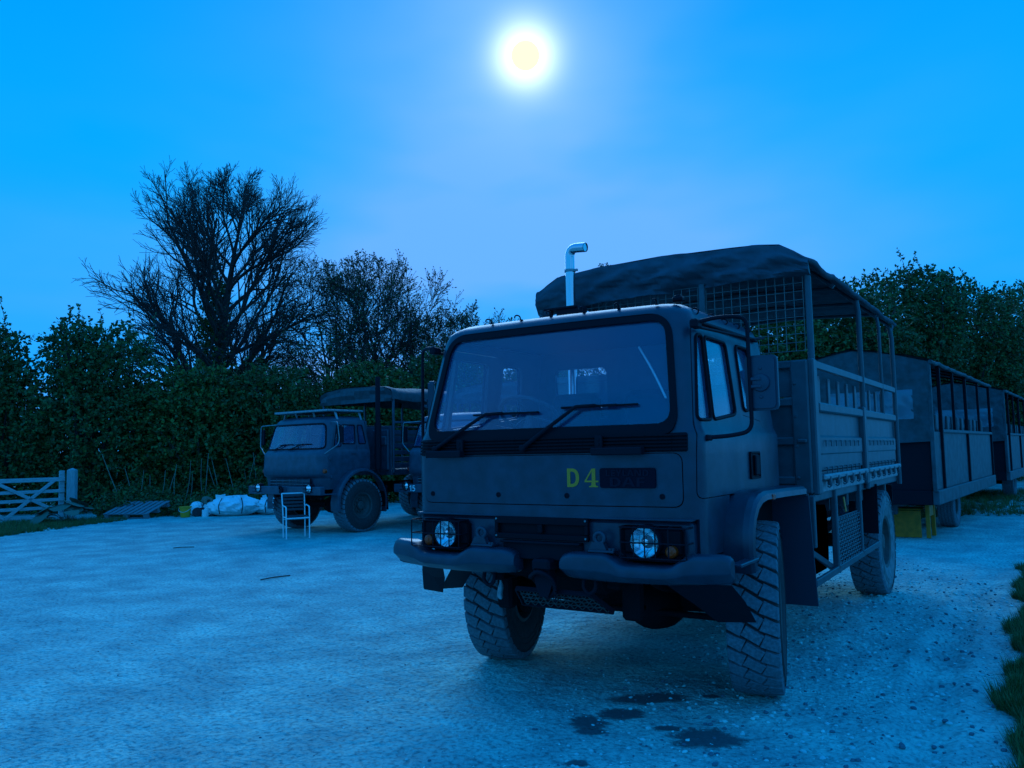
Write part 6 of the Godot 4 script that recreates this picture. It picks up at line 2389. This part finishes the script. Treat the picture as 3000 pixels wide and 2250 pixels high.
	for i in hd.size():
		var q: Array = hd[i]
		var b := bush("hedge_shrub", q[0], q[1], 3600, 0.105, 100 + i, q[2], "shrub", "shrubs of the tall hedge", [0, 0, 2, 0, 2, 0, 0][i], q[3], q[4], 9, i == 2)
	# darker wood behind the hedge, seen only in gaps
	for i in 5:
		bush("back_shrub", [Vector3(-15.5, 0, -30.2), Vector3(-11.2, 0, -30.8), Vector3(-6.9, 0, -31.4), Vector3(-2.6, 0, -32.6), Vector3(-19.6, 0, -29.4)][i], [[Vector3(0, 1.8, 0), Vector3(2.7, 2.2, 1.2)]], 1300, 0.15, 150 + i, ["low dark shrub behind the leftmost tall shrubs", "low dark shrub behind the gap in the hedge", "low dark shrub below the big bare tree", "low dark shrub behind the older truck's cab roof", "dark shrub at the far left edge behind the gate"][i], "shrub", "low shrubs behind the hedge", 0, 0, 0.0, 3)

	# trees on the right behind the trailers
	var rd := [
		[Vector3(8.6, 0, -27.5), [[Vector3(0, 2.4, 0), Vector3(2.5, 2.8, 1.8)], [Vector3(0.0, 4.6, 0), Vector3(2.2, 1.8, 1.4)]], "yellow-green shrub showing under the edge of the nearest truck's canopy", 2, 10],
		[Vector3(11.6, 0, -28.5), [[Vector3(0, 2.4, 0), Vector3(2.4, 2.8, 1.8)], [Vector3(0.2, 4.9, 0), Vector3(2.0, 1.9, 1.6)]], "leafy tree just right of the nearest truck's canopy", 0, 26],
		[Vector3(15.4, 0, -32.5), [[Vector3(0, 3.0, 0), Vector3(2.8, 3.2, 2.0)], [Vector3(0.0, 6.2, 0), Vector3(2.4, 2.2, 1.8)], [Vector3(1.3, 6.9, 0), Vector3(1.2, 1.6, 1.2)]], "tallest leafy tree on the right, behind the near trailer's roof", 0, 30],
		[Vector3(19.3, 0, -35.0), [[Vector3(0, 3.0, 0), Vector3(2.8, 3.2, 2.0)], [Vector3(0.2, 5.9, 0), Vector3(2.3, 2.3, 1.8)]], "leafy tree between the tallest one and the right edge", 0, 28],
		[Vector3(23.4, 0, -37.0), [[Vector3(0, 3.2, 0), Vector3(3.0, 3.4, 2.0)], [Vector3(0.2, 6.4, 0), Vector3(2.4, 2.3, 1.8)]], "leafy tree cut off by the right edge of the picture", 2, 26]]
	for i in rd.size():
		var q: Array = rd[i]
		bush("leafy_tree", q[0], q[1], 4800, 0.115, 200 + i, q[2], "tree", "leafy trees behind the trailers", q[3], int(q[4] * 0.5), 0.9, 7)
	for i in 3:
		bush("back_shrub", [Vector3(12.5, 0, -31.5), Vector3(17.5, 0, -37.5), Vector3(21.5, 0, -39.5)][i], [[Vector3(0, 2.6, 0), Vector3(3.2, 3.0, 1.2)]], 900, 0.17, 250 + i, ["dark shrub filling the gap behind the near trailer", "dark shrub behind the tallest tree on the right", "dark shrub behind the trees at the right edge"][i], "shrub", "low shrubs behind the trailers", 0, 0, 0.0, 3)

	# pale dead stems along the foot of the hedge
	for i in ORDINAL.size():
		var z := -24.6 - 2.2 * i / 22.0
		var x := lerpf(-11.6, -6.6, i / 22.0) + rng.randf_range(-0.1, 0.1)
		var mb := MB.new()
		var h := rng.randf_range(0.9, 1.7)
		var lean := Vector3(rng.randf_range(-0.35, 0.25), 1.0, rng.randf_range(-0.05, 0.25)) * h
		mb.tube(spline([Vector3(0, 0.0, 0), lean * 0.5 + rdir() * 0.05, lean], 4), [0.013, 0.013, 0.012, 0.012, 0.011, 0.010, 0.009, 0.008, 0.007], 5)
		var o := put(mb, "dead_stem", M.dead_stalk)
		o.position = Vector3(x, 0.25, z + rng.randf_range(-0.15, 0.2))
		tag(o, "%s thin pale dead stem from the gatepost along the hedge foot" % ORDINAL[i], "stem", "pale dead stems along the hedge")

	# brambles and nettles at the foot of the hedge
	var gr := MB.new()
	gr.colored = true
	for i in 4600:
		var t := rng.randf()
		var x := lerpf(-11.7, -4.6, t)
		var zfront := lerpf(-23.2, -24.9, t)
		var dpt := rng.randf()
		var top := (0.15 + 0.62 * sqrt(dpt)) * (0.85 + 0.3 * sin(x * 2.1) + 0.15 * sin(x * 5.3))
		var p := Vector3(x, rng.randf() * top, zfront - dpt * 2.2)
		var g := (Vector3(0, 0.6, 0.5) + rdir()).normalized()
		for q in 6:
			leaf(gr, p + g * 0.05 * q + rdir() * 0.05, (g * 0.5 + rdir()).normalized(), 0.085, 0)
	var bo := put(gr, "bramble_growth", M.leaf)
	tag(bo, "low dark brambles and nettles along the foot of the hedge", "brambles", "", "stuff")

	# broad leaved plant by the gatepost
	var D := base("broad_leaf_plant", Vector3(-11.55, 0, -21.6))
	tag(D, "clump of broad round leaves growing below the gatepost", "plant")
	for i in 15:
		var mb := MB.new()
		mb.colored = true
		mb.col = Color(0.07, 0.13, 0.085) * rng.randf_range(0.85, 1.2)
		var a := TAU * i / 15.0 + rng.randf_range(-0.2, 0.2)
		var d := Vector3(cos(a), 0, sin(a))
		var reach := rng.randf_range(0.12, 0.75)
		var c := d * reach + Vector3(0, 0.62 - reach * 0.55 + rng.randf_range(-0.05, 0.1), 0)
		var R := rng.randf_range(0.16, 0.27)
		var n := (Vector3.UP + d * 0.5 + rdir() * 0.25).normalized()
		var u := n.cross(Vector3.RIGHT).normalized()
		var v2 := n.cross(u)
		var prev := Vector3.ZERO
		for k in 13:
			var th := TAU * k / 12.0
			var rr := R * (1.0 + 0.12 * sin(th * 3.0 + i)) * (0.55 if k % 12 == 0 else 1.0)
			var e := c + u * cos(th) * rr + v2 * sin(th) * rr - n * R * 0.18 * (0.6 + 0.4 * sin(th * 2.0))
			if k > 0:
				mb.flat(c, prev, e)
			prev = e
		mb.tube([Vector3(0, 0, 0), c * 0.5 + Vector3(0, 0.08, 0), c], 0.008, 4)
		put(mb, "leaf", M.leaf, D)

	# grass along the edges of the yard
	var tuft := MB.new()
	tuft.colored = true
	for i in 16:
		var a := rng.randf() * TAU
		var b := Vector3(cos(a), 0, sin(a)) * rng.randf() * 0.06
		var l := rng.randf_range(0.05, 0.17)
		var tip := b + Vector3(cos(a) * l * rng.randf_range(0.2, 0.8), l, sin(a) * l * rng.randf_range(0.2, 0.8))
		var s := Vector3(-sin(a), 0, cos(a)) * 0.005
		tuft.col = leaf_color(0)
		tuft.flat(b - s, b + s, tip)
	var tm := tuft.mesh(M.leaf)
	var tr := []
	for i in 9000:      # right hand verge, beyond the line through these points
		var t := rng.randf()
		var e := Vector3(2.45, 0, -4.0).lerp(Vector3(6.6, 0, -10.6), t)
		var off := pow(rng.randf(), 1.4) * 1.4 - 0.16 + 0.06 * sin(t * 23.0) + 0.05 * sin(t * 61.0)
		tr.append([e + Vector3(0.84, 0, 0.54) * off, rng.randf_range(0.3, 0.9)])
	for i in 2600:      # patch round the far trailer
		var p := Vector3(rng.randf_range(8.5, 19.0), 0, rng.randf_range(-27.0, -18.2))
		if (p.x - 10.8) * 0.3 + (p.z + 18.6) > 0.3 * sin(p.x * 3.0):
			continue
		tr.append([p, rng.randf_range(0.7, 1.5)])
	for i in 1500:      # left edge
		var t := rng.randf()
		var p := Vector3(lerpf(-11.2, -10.3, t) - rng.randf() * 3.0, 0, lerpf(-17.6, -22.6, t) + rng.randf_range(-0.2, 0.2))
		if t > 0.95:
			p.x = rng.randf_range(-13.0, -6.0)
			p.z = lerpf(-22.6, -24.5, (p.x + 11.0) / 5.0)
		tr.append([p, rng.randf_range(0.6, 1.2)])
	multi(tm, tr, "grass", "short rough grass along the edges of the yard", "grass", M.leaf)

func multi(m: Mesh, at: Array, called: String, label: String, cat: String, material: Material) -> void:
	var mm := MultiMesh.new()
	mm.transform_format = MultiMesh.TRANSFORM_3D
	mm.mesh = m
	mm.instance_count = at.size()
	for i in at.size():
		var p: Vector3 = at[i][0]
		var b := Basis(Vector3.UP, rng.randf() * TAU)
		if at[i].size() > 2:
			b = Basis(rdir(), rng.randf() * TAU)
		mm.set_instance_transform(i, Transform3D(b.scaled(Vector3.ONE * at[i][1]), Vector3(p.x, gh(p.x, p.z) + p.y, p.z)))
	var o := MultiMeshInstance3D.new()
	o.multimesh = mm
	o.name = called
	add_child(o, true)
	tag(o, label, cat, "", "stuff")

# ---------------------------------------------------------------- what lies on the ground
func build_ground_detail() -> void:
	var mb: MB
	# dark soil under the grass on the right
	mb = MB.new()
	var vp := func(i: int, j: int) -> Vector3:
		var e := Vector3(1.2, 0, -2.0).lerp(Vector3(8.0, 0, -12.8), i / 90.0)
		var off := 0.02 + 0.10 * ground_noise.get_noise_2d(i * 0.9, 3.0) + 0.06 * ground_fine.get_noise_2d(i * 0.37, 9.0) + j * 0.25
		var p := e + Vector3(0.84, 0, 0.54) * off
		return Vector3(p.x, gh(p.x, p.z) + 0.006 + 0.05 * j / 12.0, p.z)
	mb.grid(90, 12, vp, 0.0, false, true)
	var so := put(mb, "verge", M.soil)
	tag(so, "dark earth strip under the grass on the right", "verge", "", "structure")
	# loose stones, more of them on the right
	for kind in 3:
		var st := MB.new()
		st.colored = true
		st.col = [Color(0.26, 0.62, 0.60), Color(0.06, 0.16, 0.19), Color(0.38, 0.80, 0.74)][kind]
		var ic := []
		var s := SphereMesh.new()
		s.radial_segments = 6
		s.rings = 3
		s.radius = 0.5
		s.height = 1.0
		var a := s.get_mesh_arrays()
		var vv: PackedVector3Array = a[Mesh.ARRAY_VERTEX]
		var ii: PackedInt32Array = a[Mesh.ARRAY_INDEX]
		var f := FastNoiseLite.new()
		f.seed = 60 + kind
		f.frequency = 1.5
		for k in range(0, ii.size(), 3):
			var P := []
			for j in 3:
				var q := vv[ii[k + j]]
				P.append(q * (1.0 + 0.5 * f.get_noise_3dv(q)) * Vector3(1.0, 0.55, 0.8))
			st.flat(P[0], P[2], P[1])
		var tr := []
		for i in [12000, 8000, 3000][kind]:
			var x := rng.randf_range(-4.5, 5.5)
			var z := rng.randf_range(-13.5, -3.3)
			var right := smoothstep(-0.5, 2.0, x + (z + 6.0) * 0.55)
			if rng.randf() > (0.12 if kind == 1 else 0.5) + 0.8 * right:
				continue
			var size := (0.008 + 0.036 * pow(rng.randf(), 3.2)) * (0.42 + 0.58 * right)
			tr.append([Vector3(x, size * 0.12, z), size])
		multi(st.mesh(M.stone), tr, "gravel", ["mid grey loose gravel scattered over the yard", "dark loose gravel bits scattered over the yard", "pale loose gravel chips scattered over the yard"][kind], "gravel", M.stone)
	# oily damp patches in front of the truck
	var stains := [
		[1.06, -4.79, 0.19, 0.11, "largest dark oil stain on the ground in front of the truck's wheel"],
		[0.86, -5.56, 0.24, 0.07, "long dark stain on the ground nearest the truck's shadow"],
		[0.42, -5.10, 0.12, 0.08, "ragged dark stain left of the other stains"],
		[0.64, -5.26, 0.15, 0.07, "middle stain of the group in front of the truck"],
		[1.26, -5.56, 0.06, 0.03, "small round black stain by the front wheel"],
		[0.42, -4.93, 0.09, 0.04, "narrow dark stain below the ragged one"],
		[0.86, -4.98, 0.08, 0.035, "small dark stain just above the largest one"],
		[0.30, -4.42, 0.07, 0.03, "faint stain at the bottom of the yard surface"]]
	var f2 := FastNoiseLite.new()
	f2.frequency = 1.0
	for i in stains.size():
		var s: Array = stains[i]
		mb = MB.new()
		f2.seed = 400 + i
		var k := 72
		var rings := 14
		mb.colored = true
		var pt := func(r: int, a: int) -> Vector3:
			var th := TAU * (a % k) / k
			var w := 1.12 + 0.34 * f2.get_noise_2d(cos(th) * 1.3, sin(th) * 1.3) + 0.20 * f2.get_noise_2d(cos(th) * 5.0, sin(th) * 5.0)
			var q := Vector3(s[0] + cos(th) * s[2] * w * r / rings, 0, s[1] + sin(th) * s[3] * 1.6 * w * r / rings)
			return Vector3(q.x, gh(q.x, q.z) + 0.0045, q.z)
		for r in rings:
			for a in k:
				var n := Vector3.UP
				var p0: Vector3 = pt.call(r, a)
				# damp matter, broken up by grit towards its rim
				var grain := f2.get_noise_2d(p0.x * 26.0, p0.z * 26.0) * 0.7 + f2.get_noise_2d(p0.x * 70.0, p0.z * 70.0) * 0.5
				var al := clampf((1.0 - float(r) / rings) * 3.2 - 0.15 + grain, 0.0, 1.0) * 0.82
				mb.col = Color(0.05, 0.15, 0.16, al)
				if r > 0:
					mb.quadn(p0, pt.call(r, a + 1), pt.call(r + 1, a + 1), pt.call(r + 1, a), n, n, n, n)
				else:
					mb.tri(pt.call(0, 0), pt.call(1, a), pt.call(1, a + 1), n, n, n)
		var o := put(mb, "oil_stain", M.stain)
		tag(o, s[4], "stain", "oil stains in front of the truck")
	# a few sticks
	for q in [[-3.2, -11.2, 0.45, 0.9, "dark stick lying alone on the left of the yard"], [-6.0, -15.2, 0.35, 0.4, "short stick lying in front of the chair"]]:
		mb = MB.new()
		mb.tube(spline([Vector3(-q[2] / 2, 0.012, 0), Vector3(-0.05, 0.02, 0.02), Vector3(0.08, 0.014, -0.01), Vector3(q[2] / 2, 0.012, 0.02)], 4), 0.008, 5)
		var o := put(mb, "stick", M.bark)
		o.position = Vector3(q[0], gh(q[0], q[1]), q[1])
		o.rotation.y = q[3]
		tag(o, q[4], "stick")
